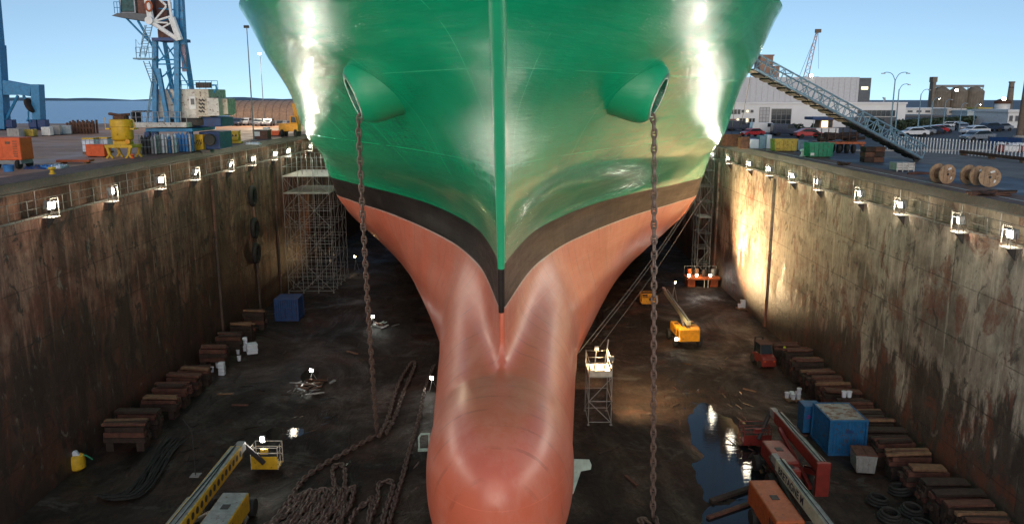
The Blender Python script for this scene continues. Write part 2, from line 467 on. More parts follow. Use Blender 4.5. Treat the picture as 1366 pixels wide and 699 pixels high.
def floor_material():
    k = NT('dock_floor_mud'); x, y, z = k.xyz()
    n1 = k.noise(.09, 9, .68, (1, 1, 1), .2)
    c = k.ramp(n1, [(.36, (.007, .0052, .0045)), (.47, (.015, .0105, .0088)), (.55, (.030, .017, .012)), (.66, (.048, .036, .030))])
    c = k.mix(.7, c, k.ramp(k.noise(1.2, 9, .78, (1, .6, 1), .3), [(.38, .3), (.62, 1.7)]), 'MULTIPLY')
    rp = k.ramp(k.noise(.16, 8, .7, (1, 1, 1), .4), [(.54, 0), (.60, 1)])
    c = k.mix(k.math('MULTIPLY', rp, .6), c, (.06, .026, .017))
    gr = k.ramp(k.noise(.25, 9, .75, (1, 1.6, 1), .6), [(.57, 0), (.63, 1)])
    c = k.mix(k.math('MULTIPLY', gr, .6), c, (.085, .082, .078))
    jt = k.math('MAXIMUM', k.line(k.math('ADD', x, k.math('MULTIPLY', k.noise(1.1, 3), .3)), 7.0, .10, 1), k.line(k.math('ADD', y, k.math('MULTIPLY', k.noise(1.3, 3), .3)), 9.0, .10, 3))
    jt = k.math('MULTIPLY', jt, k.ramp(k.noise(.3, 4), [(.45, 0), (.55, 1)]))
    c = k.mix(k.math('MULTIPLY', jt, .6), c, (.004, .0035, .003))
    wet = k.ramp(k.noise(.12, 6, .65, (1, .8, 1), 1.0), [(.42, .9), (.52, .62), (.62, .28)])
    b = k.bump(k.noise(.9, 8, .7, (1, .45, 1), 1.5), .8, .25)
    b = k.bump(k.noise(7, 5), .2, .02, b)
    return k.set(**{'Base Color': c, 'Roughness': wet, 'Normal': b, 'Specular IOR Level': .32})
def water_material(name, col, rough, scale, strength, dist):
    k = NT(name)
    return k.set(**{'Base Color': col, 'Roughness': rough, 'IOR': 1.33, 'Specular IOR Level': 0.35 if rough > .1 else .5, 'Normal': k.bump(k.noise(scale, 4, .6, (1, 2.2, 1)), strength, dist)})
def quay_material(name, a, b, cc, patch):
    k = NT(name); x, y, z = k.xyz()
    c = k.ramp(k.noise(.12, 7, .65, (.6, 1.6, 1), .5), [(.3, a), (.55, b), (.75, cc)])
    c = k.mix(.6, c, k.ramp(k.noise(1.5, 7, .7, (.7, 1.5, 1)), [(.3, .6), (.7, 1.35)]), 'MULTIPLY')
    pt = k.ramp(k.noise(.3, 6, .65, (.35, 1.6, 1), .8), [(.6, 0), (.66, 1)])
    c = k.mix(k.math('MULTIPLY', pt, .7), c, patch)
    return k.set(**{'Base Color': c, 'Roughness': k.ramp(k.noise(.2, 5), [(.35, .45), (.6, .8)]), 'Normal': k.bump(k.noise(3, 6), .2, .04)})
M_FLOOR = floor_material()
M_QL = quay_material('left_quay_ground', (.24, .13, .08), (.47, .26, .16), (.55, .34, .22), (.12, .06, .036))
M_QR = quay_material('right_quay_asphalt', (.05, .062, .085), (.085, .10, .13), (.13, .145, .165), (.035, .036, .042))
M_SEA = water_material('sea_water', (.02, .17, .38), .25, .12, .6, .6)
M_PUD = water_material('puddle_water', (.012, .014, .016), .03, 1.6, .14, .03)
def sheet(name, x0, x1, y0, y1, z, m, kind='structure'):
    o = MB().add([(x0, y0, z), (x1, y0, z), (x1, y1, z), (x0, y1, z)], [(0, 1, 2, 3)]).build(name, m)
    return tag(o, kind=kind)
sheet('dock_floor', WL - 1, WR + 1, -8, 300, 0, M_FLOOR)
sheet('sea', -9000, 9000, 162, 14000, 14.5, M_SEA)
tag(MB().bx(-700, WL - 3.0, -8, 163, 13, QL).build('quay_ground', M_QL), kind='structure')
tag(MB().bx(WR + 3.0, 5000, -8, 5000, 13, QR).build('quay_ground', M_QR), kind='structure')
tag(MB().bx(WL - 3.0, WR + 3.0, 262, 420, 13, QL - .4).build('quay_ground', M_QL), kind='structure')
# low far shore, with bluish distance haze put into its base colour
k = NT('far_shore_haze_tint'); M_SH = k.set(**{'Base Color': k.ramp(k.noise(.01, 5), [(.4, (.07, .12, .17)), (.6, (.12, .17, .21))]), 'Roughness': .9})
sh = MB(); n = 90; vs = []; fs = []
for i in range(n+1):
    x = -5200 + 6200*i/n
    hh = 15 + 6*math.sin(i*.31) + 4*math.sin(i*.83+1) + random.uniform(0, 4)
    vs += [(x, 5600, 13), (x, 5900, 14 + hh), (x, 6500, 13)]
for i in range(n):
    a = i*3; fs += [(a, a+3, a+4, a+1), (a+1, a+4, a+5, a+2)]
tag(sh.add(vs, fs).build('far_shore_hills', M_SH), kind='structure')

# puddles on the dock floor
def puddle(px, z=.012, n=14):
    pts = [P(a, b, 0) for a, b in px]; out = []
    m = len(pts)
    for i in range(m):                                  # Catmull-Rom with a ragged rim
        a, b, c, d = pts[i-1], pts[i], pts[(i+1) % m], pts[(i+2) % m]
        for j in range(n):
            t = j/n
            q = .5*((2*b) + (c-a)*t + (2*a-5*b+4*c-d)*t*t + (3*b-a-3*c+d)*t**3)
            s = i + t; out.append((q.x + .12*math.sin(5.3*s + 1) + random.uniform(-.05, .05), q.y + .2*math.sin(4.1*s) + .1*math.sin(9.7*s) + random.uniform(-.07, .07), z))
    return tag(MB().add(out, [tuple(range(len(out)))]).build('puddle', M_PUD), kind='structure')
puddle([(922, 552), (942, 537), (958, 552), (978, 560), (990, 586), (1010, 604), (1020, 632), (1006, 658), (975, 668), (942, 666), (934, 645), (924, 624), (936, 606), (920, 585)])
puddle([(935, 690), (960, 672), (1000, 668), (1012, 690), (990, 712), (945, 715)])
puddle([(356, 574), (380, 571), (404, 573), (398, 582), (372, 587), (352, 585)], n=6)
puddle([(400, 500), (420, 492), (424, 508), (406, 520)], n=5)

def wet_shards(name, px0, px1, py0, py1, n, seed, sl):
    rr = random.Random(seed); m = MB()
    for i in range(n):
        q = P(rr.uniform(px0, px1), rr.uniform(py0, py1), 0); L = rr.uniform(.2, .85); W_ = L*rr.uniform(.06, .2); an = sl + rr.gauss(0, .4)
        k_ = 11; pts = []
        for j in range(k_):
            a = 2*math.pi*j/k_; r_ = rr.uniform(.45, 1)
            x, y = L*r_*math.cos(a), W_*r_*math.sin(a)
            pts.append((q.x + x*math.cos(an) - y*math.sin(an), q.y + x*math.sin(an) + y*math.cos(an), .008 + .0002*i))
        m.add(pts, [tuple(range(k_))])
    return tag(m.build(name, M_PUD), kind='structure')
wet_shards('water_film', 885, 1000, 478, 600, 34, 3, 1.9)
wet_shards('water_film', 985, 1015, 580, 650, 16, 4, 2.0)
wet_shards('water_film', 320, 440, 490, 600, 34, 5, .6)
wet_shards('water_film', 220, 330, 560, 620, 14, 6, .5)
wet_shards('water_film', 440, 560, 600, 690, 20, 7, 1.0)

# ---------------------------------------------------------------- dock walls, each with its gallery and coping
def dock_wall(side, X, ZG, ZT, m, label):
    s = 1 if side == 'right' else -1
    t = thing('dock_wall', label, 'dock wall', (X, 100, 0))
    f = MB(); a, b = sorted((0, s*3.0)); f.bx(a, b, -108, 162, -.3, ZG)
    f.build('wall_face', m, t)
    a, b = sorted((s*1.0, s*3.0)); MB().bx(a, b, -108, 162, ZG + .002, ZT - .45).build('gallery_back_wall', m, t)
    a, b = sorted((s*.12, s*3.0)); MB().bx(a, b, -108, 162, ZT - .448, ZT + .03).build('coping', MT['coping'], t, bevel=.03)
    a, b = sorted((-s*.02, s*.115)); MB().bx(a, b, -108, 162, ZT - .5, ZT + .07).build('edge_beam', MT['dark'], t)
    pl = MB()
    for zc_, wd in PIL[side]:
        y = zc_/CT - (CAM_Z-8)*ST/CT - 100
        a, b = sorted((-s*.22, s*.5)); pl.bx(a, b, y - wd/2, y + wd/2, .01, ZG - .25)
    pl.build('pilaster', m, t)
    return t
MT['coping'] = mat('coping_stone', (.165, .092, .066), .8, 0, .4, 1.2, .3)
PIL = dict(left=[(77.5, .8), (89, .9), (97, .6), (110, .8)], right=[(83.5, .7), (105, .8)])
dock_wall('left', WL, GL, QL, M_WL, 'dark stained concrete dock wall on the left of the ship')
dock_wall('right', WR, GR, QR, M_WR, 'pale concrete dock wall with red rust patches on the right')
e = thing('dock_gate', 'dark wall closing the far end of the dry dock behind the ship', 'dock wall', (0, 260, 0))
MB().bx(WL, WR, 0, 2, -.2, 18.6).build('gate_face', M_WL, e)

# ---------------------------------------------------------------- gallery railings
def railing(side, X, ZG, ZT, label):
    s = 1 if side == 'right' else -1
    t = thing('gallery_railing', label, 'railing', (X, 0, ZG))
    x = s*.12
    post = MB().tube([(0, 0, 0), (0, 0, 1.1)], .024, 6).mesh('post', MT['railsteel'])
    for i in range(84):
        inst('post', post, t, Matrix.Translation((x, 24 + 1.9*i, 0)))
    MB().tube([(x, 20, 1.12), (x, 184, 1.12)], .026).build('top_rail', MT['railsteel'], t)
    MB().tube([(x, 20, .6), (x, 184, .6)], .02).build('middle_rail', MT['railsteel'], t)
    a, b = sorted((x - .02, x + .02)); MB().bx(a, b, 20, 184, .01, .12).build('toe_board', MT['railsteel'], t)
    zz = ZT - ZG - .75
    MB().tube([(s*.93, 20, zz), (s*.93, 184, zz)], .05).build('service_pipe', MT['grey'], t)
    br = MB().tube([(s*.93, 0, zz + .3), (s*.93, 0, .02)], .022).mesh('pipe_hanger', MT['steel'])
    for i in range(40): inst('pipe_hanger', br, t, Matrix.Translation((0, 25 + 4*i, 0)))
railing('left', WL, GL, QL, 'steel handrail of the gallery along the left dock wall')
railing('right', WR, GR, QR, 'steel handrail of the gallery along the right dock wall')

# ---------------------------------------------------------------- floodlights along both galleries
def floodlight(side, y, label):
    s = 1 if side == 'right' else -1
    X, ZG = (WR, GR) if s > 0 else (WL, GL)
    t = thing('dock_floodlight', label, 'floodlight', (X, y, ZG), 0, 'floodlights along the dock galleries')
    a, b = sorted((-s*.65, s*.05)); MB().bx(a, b, -.45, .45, -.05, .0).build('bracket_plate', MT['offwhite'], t)
    fr = MB()
    fr.prism([(-s*.02, -.06), (-s*.6, -.06), (-s*.02, -.75)], -.05, .05, 'y')
    fr.build('bracket_gusset', MT['dark'], t)
    fr = MB()
    for yy in (-.42, .42): fr.tube([(-s*.6, yy, 0), (-s*.6, yy, 1.15)], .03, 5)
    fr.tube([(-s*.6, -.42, 1.15), (-s*.6, .42, 1.15)], .03, 5)
    fr.build('guard_frame', MT['railsteel'], t)
    rq = random.Random(int(y*13) + (7 if s > 0 else 0)); az, tl = rq.uniform(-.35, .35), s*R(rq.uniform(-22, 4))
    h = MB().box((-s*.28, 0, .72), (.34, .6, .5), (0, tl, az)).build('lamp_housing', MT['grey'], t, bevel=.03)
    MB().tube([(-s*.28, -.34, 0), (-s*.28, -.34, .75), (-s*.28, .34, .75), (-s*.28, .34, 0)], .025, 5).build('yoke', MT['dark'], t)
    off = Euler((0, tl, az)).to_matrix() @ Vector((-s*.182, 0, 0))
    ln = MB().box(Vector((-s*.28, 0, .72)) + off, (.02, .46, .38), (0, tl, az)).build('lens', MT['lamp'], t)
    vz = MB().box(Vector((-s*.28, 0, .72)) + off*1.6 + Vector((0, 0, .27)), (.3, .62, .02), (0, tl, az)).build('visor', MT['grey'], t)
    L = bpy.data.lights.new('flood', 'SPOT'); L.energy = FLOOD_W; L.spot_size = R(135); L.spot_blend = .55; L.shadow_soft_size = .3; L.color = (1, .95, .84)
    lo = bpy.data.objects.new('flood', L); COL.objects.link(lo); lo.parent = t; lo.location = (-s*.62, 0, .78)
    lo.rotation_euler = Vector((-s, .0, FLOOD_UP)).to_track_quat('-Z', 'Y').to_euler()
    L2 = bpy.data.lights.new('flood_spill', 'POINT'); L2.energy = 110; L2.shadow_soft_size = .2; L2.color = (1, .84, .6)
    l2 = bpy.data.objects.new('flood_spill', L2); COL.objects.link(l2); l2.parent = t; l2.location = (-s*.85, 0, .8)
    return t
def yl(px, X): 
    zc = abs(X)*F/abs(px-683); return zc/CT - (CAM_Z-17.5)*ST/CT
ysL = [14, 22, 30, 38] + [yl(p, WL) for p in (60, 142, 208, 255, 302, 332, 362, 380)] + [112, 122]  # near four continue the row unseen; last two added to light the scaffold
ysR = [11, 18, 25, 32] + [yl(p, WR) for p in (1360, 1290, 1210, 1155, 1098, 1063, 1032, 1005, 977)] + [106, 118]  # same row ends: near four unseen, last two added for their light
for i, y in enumerate(ysL): floodlight('left', y, 'lit floodlight on the left wall gallery, %s of its row from the near end' % ORD[i])
for i, y in enumerate(ysR): floodlight('right', y, 'lit floodlight on the right wall gallery, %s of its row from the near end' % ORD[i])

# tyre fenders on the left wall
for q, z in zip(('top', 'middle', 'lowest'), (13.6, 10.0, 7.2)):
    t = thing('tyre_fender', 'black rubber tyre hung on the left dock wall, %s of three' % q, 'fender', (WL + .3, 86.5, z), 0, 'tyres on the left wall')
    MB().tube([(0, .75*math.cos(a), .95*math.sin(a)) for a in [2*math.pi*i/20 for i in range(20)]], .27, 8, closed=True).build('tyre', MT['rubber'], t)
    MB().tube([(0, 0, .9), (-.25, 0, 2.2)], .03, 4).build('hanging_chain', MT['rust'], t)
# ---------------------------------------------------------------- ship
YAW = .019
ship = thing('cargo_ship', 'huge green, black and red cargo ship bow with bulb, standing in the dry dock', 'ship', (SX - YAW*36, 0, 0), -YAW)
def hull_paint(name, col, alt, rough, streak, drip, wl, coat=.3, seams=1):
    k = NT(name); x, y, z = k.xyz()
    c = k.ramp(k.noise(.16, 5, .6), [(.35, tuple(v*.86 for v in col)), (.65, tuple(min(1, v*1.1) for v in col))])
    yy = k.math('ADD', y, k.math('MULTIPLY', z, .32))
    if drip:
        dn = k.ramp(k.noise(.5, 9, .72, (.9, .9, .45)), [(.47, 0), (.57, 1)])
        c = k.mix(k.math('MULTIPLY', dn, streak), c, alt)  # on the red, mottled old paint plus a whitish sheen put into the colour
        fr = k.line(k.math('ADD', yy, k.math('MULTIPLY', k.noise(.9, 3), .25)), 1.3, .16)
        fr = k.math('MULTIPLY', fr, k.ramp(k.noise(.45, 4), [(.46, 0), (.56, 1)]))
        c = k.mix(k.math('MULTIPLY', fr, .42), c, tuple(v*.45 for v in col))
    seam = k.math('MAXIMUM', k.line(z, 4.4, .045, 1.05), k.line(yy, 7.6, .05, 1.2))
    seam = k.math('MULTIPLY', seam, k.ramp(k.noise(.5, 3), [(.40, 0), (.5, seams)]))
    c = k.mix(k.math('MULTIPLY', seam, .15 if drip else .4), c, tuple(min(1, v*1.9 + .05) for v in col))
    if drip and col[0] > .2:                       # ragged upper edge, old coats showing through
        ed = k.math('GREATER_THAN', k.math('ADD', z, k.math('MULTIPLY', k.noise(2.4, 6, .8), .55)), 13.98)
        c = k.mix(k.math('MULTIPLY', ed, .7), c, (.45, .47, .45))
    plate = k.noise(.42, 2, .5, (1, .8, 1))
    brush = k.noise(2.2, 6, .75, (.22, .16, 1.5)) if not drip else k.noise(2.2, 4, .6, (1, 1, .25))
    b = k.bump(plate, .09, .25)
    b = k.bump(k.math('PINGPONG', yy, .42), .16, .03, b)
    b = k.bump(brush, .75 if not drip else .1, .04, b)
    b = k.bump(seam, .3, .02, b)
    if drip: b = k.bump(k.noise(3.5, 7, .75, (1, 1, .6)), .12, .03, b)
    r = k.ramp(k.noise(2.0, 5, .7, (.22, .16, 1.5)), [(.35, rough - .05), (.65, rough + .07)]) if drip else k.ramp(k.noise(1.7, 6, .72, (.16, .11, 2.4)), [(.38, rough - .04), (.62, rough + .07)])
    if wl:                                            # hull marks: small dabs of yellow primer
        d = None
        for q in wl:
            v = k.n('ShaderNodeVectorMath', operation='DISTANCE'); k.l(k.coord(), v.inputs[0]); v.inputs[1].default_value = q[:3]
            m_ = k.math('LESS_THAN', k.math('ADD', v.outputs['Value'], k.math('MULTIPLY', k.noise(5, 3), .35)), q[3])
            d = m_ if d is None else k.math('MAXIMUM', d, m_)
        c = k.mix(k.math('MULTIPLY', d, .75), c, (.35, .38, .05))
    return k.set(**{'Base Color': c, 'Roughness': r, 'Normal': b, 'Specular IOR Level': .15 if col[0] < .05 and drip else .55, 'Coat Weight': coat, 'Coat Roughness': .32 if drip else .10})
M_GREEN = hull_paint('hull_green_paint', (.0035, .30, .135), (.03, .20, .10), .19, .35, False,
                     [(5.2, 46.8, 19.4, .42), (4.6, 46.6, 18.5, .36), (5.0, 46.8, 18.6, .33), (17.0, 57.5, 25.2, .55), (16.6, 57.0, 24.6, .42)])
M_BLACK = hull_paint('boot_topping_black', (.016, .013, .012), (.05, .04, .035), .38, .3, True, None, 0)
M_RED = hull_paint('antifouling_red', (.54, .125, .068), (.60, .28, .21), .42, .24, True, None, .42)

Pv, Fq, Nv = hull_mesh()
def hull_part(name, z0, z1, m):
    bm = bmesh.new()
    vs = [bm.verts.new(p) for p in Pv]
    for f in Fq:
        try: bm.faces.new([vs[i] for i in f])
        except ValueError: pass
    for zz, s in ((z0, 1), (z1, -1)):
        if zz is None: continue
        bmesh.ops.bisect_plane(bm, geom=bm.verts[:] + bm.edges[:] + bm.faces[:], plane_co=(0, 0, zz), plane_no=(0, 0, s), clear_inner=True, dist=1e-5)
    bmesh.ops.delete(bm, geom=[v for v in bm.verts if not v.link_faces], context='VERTS')
    me = bpy.data.meshes.new(name); bm.to_mesh(me); bm.free()
    me.polygons.foreach_set('use_smooth', [True]*len(me.polygons))
    co = np.empty(len(me.vertices)*3); me.vertices.foreach_get('co', co); co = co.reshape(-1, 3)
    N = hull_grad(co); N /= np.maximum(np.linalg.norm(N, axis=1), 1e-6)[:, None]
    me.normals_split_custom_set_from_vertices([tuple(n) for n in N])
    me.materials.append(m)
    o = bpy.data.objects.new(name, me); COL.objects.link(o); o.parent = ship
    return o
hull_part('topside_plating', 16.0, 30.0, M_GREEN)
hull_part('boot_topping', 13.8, 16.0, M_BLACK)
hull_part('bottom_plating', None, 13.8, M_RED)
# stem bar, in the colours of the bands it crosses
def stem(name, z0, z1, m, r0, r1):
    zs = np.linspace(z0, z1, max(3, int((z1-z0)*2)))
    ys = np.interp(zs, STEM_Z, STEM_Y)
    ys = [float(y) for y in pchip(STEM_Z, STEM_Y, zs)]
    pts = [(0, y + .16, z) for y, z in zip(ys, zs)]
    MB().tube(pts, [r0 + (r1-r0)*i/(len(pts)-1) for i in range(len(pts))], 20).build(name, m, ship)
M_STEM = hull_paint('stem_green_paint', (.0035, .30, .135), (.0035, .28, .12), .42, .1, False, None, .05, 0)
stem('stem_bar', 16.0, 30.2, M_STEM, .17, .42)
stem('stem_bar_foot', 13.75, 16.05, M_BLACK, .14, .165)
DK = ((0, 34.6), (2.0, 34.8), (5.8, 37.4), (9.6, 41.2), (12.5, 46), (14.8, 51), (16.8, 57), (18.8, 68), (19.4, 90), (19.4, 184))
MB().add([(-x, y, 29.6) for x, y in DK] + [(x, y, 29.6) for x, y in DK[:0:-1]], [tuple(range(19))]).build('deck', MT['grey'], ship)
# hawse bolsters
def bolster(s):
    d = Vector((s*.87, -.32, -.37)).normalized()
    tip = Vector((s*8.65, 45.4, 24.15))
    xx = d.cross(Vector((0, 0, 1))).normalized(); zz = d.cross(xx)
    M = Matrix((xx, zz, d)).transposed().to_4x4(); M.translation = tip
    prof = [(1.95, -4.2), (1.9, -2.6), (1.84, -1.9), (1.80, -1.1), (1.70, -.55), (1.52, -.2), (1.30, -.02), (1.12, .04), (1.0, .0), (.93, -.16), (.90, -.5), (.88, -1.6)]
    Msh = M @ Matrix.Rotation(0, 4, 'Z') @ Matrix.Diagonal((.92, 1.06, 1, 1))
    o = MB().lathe(prof[:7], 40, Msh, False).build('hawse_bolster', M_STEM, ship)
    MB().lathe(prof[6:] + [(.02, -1.65)], 40, Msh, False).build('hawse_lip', MT['lip'], o)
    return M
MT['lip'] = mat('worn_bolster_steel', (.008, .12, .065), .45, .1, .4, 3, .1, .12, (.18, .2, .19))
BOL = {s: bolster(s) for s in (-1, 1)}

# ---------------------------------------------------------------- anchor chains
PITCH_L = .43
def link_mesh():
    mb = MB(); L, W_, r = .31, .19, .062
    pts = []
    n = 16
    for i in range(n):
        a = 2*math.pi*i/n
        x = W_*math.cos(a)*.78; z = L*math.sin(a)
        x = math.copysign(abs(math.cos(a))**.75*W_*.74, math.cos(a)); z = math.copysign(abs(math.sin(a))**.85*(L - r*.6), math.sin(a))
        pts.append((x, 0, z))
    mb.tube(pts, r, 7, closed=True)
    mb.tube([(-W_*.7, 0, 0), (W_*.7, 0, 0)], .045, 6)
    return mb.mesh('link', MT['chain'])
LINK = link_mesh()
def resample(pts, step):
    pts = [Vector(p) for p in pts]; out = [pts[0].copy()]; acc = 0
    for a, b in zip(pts, pts[1:]):
        d = (b-a).length; t = step - acc
        while t <= d:
            out.append(a.lerp(b, t/d)); t += step
        acc = d - (t - step)
    return out
def smooth(pts, it=2):
    pts = [Vector(p) for p in pts]
    for _ in range(it):
        q = [pts[0]]
        for a, b in zip(pts, pts[1:]): q += [a.lerp(b, .25), a.lerp(b, .75)]
        pts = q + [pts[-1]]
    return pts
def chain(label, pts, group, roll=0, jit=0, sub=True):
    pts = smooth(pts) if sub else pts
    pp = resample(pts, PITCH_L)
    t = thing('anchor_chain', label, 'chain', pp[0], 0, group)
    for i in range(len(pp)-1):
        c = (pp[i] + pp[i+1])/2 - pp[0]; z = (pp[i+1] - pp[i]).normalized()
        a = Vector((1, 0, 0)) if abs(z.x) < .8 else Vector((0, 1, 0))
        y = z.cross(a).normalized(); x = y.cross(z)
        M = Matrix((x, y, z)).transposed().to_4x4()
        M = Matrix.Translation(c) @ M @ Matrix.Rotation((math.pi/2 if i % 2 else 0) + roll + random.uniform(-jit, jit), 4, 'Z')
        inst('link', LINK, t, M)
    return t
def shipw(x, y, z):
    return Vector((SX - YAW*36 + x + YAW*y, y - YAW*x, z))
def mouth(s, a, b):
    q = BOL[s] @ Vector((0, a, b)); return shipw(*q)
_up = {s: (1 if (BOL[s].to_3x3() @ Vector((0, 1, 0))).z > 0 else -1) for s in (-1, 1)}
hl, hr = mouth(-1, -_up[-1]*.92, .1), mouth(1, -_up[1]*.92, .1)
il, ir = mouth(-1, -_up[-1]*.62, -.7), mouth(1, -_up[1]*.62, -.7)
fl, fr_ = P(503, 580, .1), P(871, 690, .1)
def hang(i, h, f, sag):
    out = [i, h - Vector((0, 0, .15))]
    for k in range(1, 13):
        q = h.lerp(f, k/12); q += (f - h).cross(Vector((0, 1, 0))).normalized()*0; q.y -= sag*math.sin(math.pi*k/12); out.append(q)
    return out
chain('rusty anchor chain hanging from the left hawse pipe to the dock floor', hang(il, hl, fl, .5), 'anchor chains', .1)
chain('rusty anchor chain hanging from the right hawse pipe to the dock floor', hang(ir, hr, fr_, .1), 'anchor chains', .5)
def fc(px, z=.13): return [P(a, b, z) for a, b in px]
G = 'lengths of anchor chain on the dock floor'
chain('chain length running left along the floor from the foot of the left hanging chain', fc([(501, 580), (470, 598), (432, 618), (402, 640), (388, 664), (366, 695), (350, 712)]), G, .7, .3)
chain('doubled loop of chain behind the foot of the left hanging chain', fc([(505, 582), (518, 560), (524, 532), (534, 506), (550, 481), (555, 485), (546, 506), (536, 528), (529, 552), (514, 580)]), G, .7, .35)
chain('single chain length running down the floor beside the red bulb', fc([(579, 487), (566, 518), (559, 560), (546, 600), (536, 640), (526, 670), (514, 715)]), G, .7, .25)
chain('narrow upright loop of chain left of the bulb', fc([(432, 716), (434, 690), (444, 668), (447, 645), (442, 628), (449, 617), (459, 619), (461, 640), (457, 668), (456, 690), (450, 716)]), G, .7, .3)
chain('loose curl of chain between two floor loops', fc([(461, 716), (468, 692), (478, 676), (492, 668), (498, 660), (494, 676), (490, 716)]), G, .7, .3)
chain('bundle of chain with a squared top nearest the bulb', fc([(484, 716), (494, 690), (506, 662), (503, 646), (515, 640), (526, 642), (521, 662), (511, 690), (507, 716)]), G, .7, .3)
for j in range(8):
    a = [(340 + 9*j, 712), (372 + 10*j, 688), (390 + 11*j, 668 - 2*j), (402 + 10*j, 654 - j), (409 + 9*j, 660), (395 + 10*j, 680), (378 + 10*j, 704), (372 + 9*j, 714)]
    chain('tangled chain strand in the lower left heap, %s strand from the left' % ORD[j], [p + Vector((0, 0, .12*(j % 2))) for p in fc(a)], G, .7, .6)
chain('short heap of chain at the foot of the right hanging chain', fc([(873, 690), (880, 702), (866, 706), (852, 694), (856, 690), (868, 698)]), G, .7, .6)

# wire ropes from the right side of the hull
for (a, b), q in zip((((923, 268, 88), (772, 470, 3.2)), ((930, 262, 88), (790, 455, 3)), ((935, 268, 90), (800, 462, .4))), ('upper', 'middle', 'lower')):
    u, v = (a[0]-683)/F, (a[1]-349.5)/F
    d = Vector((u, CT - v*ST, -ST - v*CT)); p = Vector((0, 0, CAM_Z)) + d*(a[2]/CT)
    g = P(*b)
    mid = p.lerp(g, .5) - Vector((0, 0, .7))
    tag(MB().tube(smooth([p, mid, g], 3), .022, 5).build('wire_rope', MT['grey']), 'thin %s wire rope slanting from the right hull side to the floor' % q, 'rope', 'wire ropes under the right side')
# ---------------------------------------------------------------- timber block stacks along the foot of both walls
def stack(label, x0, x1, y, hz, group, seed):
    rr = random.Random(seed)
    t = thing('timber_block_stack', label, 'timber stack', ((x0+x1)/2, y, 0), rr.uniform(-.05, .05), group)
    w_ = x1 - x0
    z = .0
    for s in (-1, 1):
        MB().bx(s*w_*.33 - rr.uniform(.2, .34), s*w_*.33 + rr.uniform(.2, .34), -.5, .5, 0, .62).build('post_block', MT['dwood'], t, bevel=.02)
    z = .62; hz += rr.uniform(-.22, .12)
    for lv in range(3):
        h = (hz - .62 - .24)/3
        for yy in (-.28, .28):
            MB().box((rr.uniform(-.08, .08), yy + rr.uniform(-.04, .04), z + h/2), (w_*rr.uniform(.86, .98), .42, h - .03), (0, 0, rr.uniform(-.03, .03))).build('timber', MT[rr.choice(('dwood', 'rwood', 'dwood'))], t, bevel=.015)
        z += h
    n = rr.choice((1, 2, 3, 3)); yy = -.42
    for j in range(n):
        pw = rr.uniform(.24, .4) if n > 1 else rr.uniform(.55, .85)
        MB().box((rr.uniform(-.2, .2), yy + pw/2, z + .11 + rr.uniform(0, .06)), (w_*rr.uniform(.72, 1.04), pw - .03, rr.uniform(.12, .22)), (rr.uniform(-.05, .05), rr.uniform(-.05, .05), rr.uniform(-.1, .1))).build('top_plank', MT[rr.choice(('rwood', 'rwood', 'dwood', 'wood'))], t, bevel=.02)
        yy += pw
    if rr.random() < .4: MB().box((rr.uniform(-.6, .6), -.62, .5), (.22, .1, 1.2), (.35, rr.uniform(-.3, .3), 0)).build('loose_wedge', MT['rwood'], t, bevel=.01)
def stack_y(v, z): 
    zc = F*(CAM_Z - z)/(CT*(v - 133)); return (zc - (CAM_Z - z)*ST)/CT
for i, v in enumerate((590, 564, 548, 525, 511, 497, 485, 463, 445, 430, 416)[1:]):
    stack('red-brown timber block stack under the left wall, %s of its row from the near end' % ORD[i], WL + .35, WL + 3.5 - .085*i, stack_y(v, 1.9), 1.95 + .1*math.sin(i*2.3), 'timber stacks along the left wall', 10+i)
for i, v in enumerate((690, 671, 655, 640, 619, 600, 582, 569, 557, 546, 535, 520, 510, 501, 492, 480, 469, 456)):
    stack('red-brown timber block stack under the right wall, %s of its row from the near end' % ORD[i], WR - 3.1, WR - .3, stack_y(v, 1.9), 1.95 + .12*math.sin(i*1.7), 'timber stacks along the right wall', 40+i)

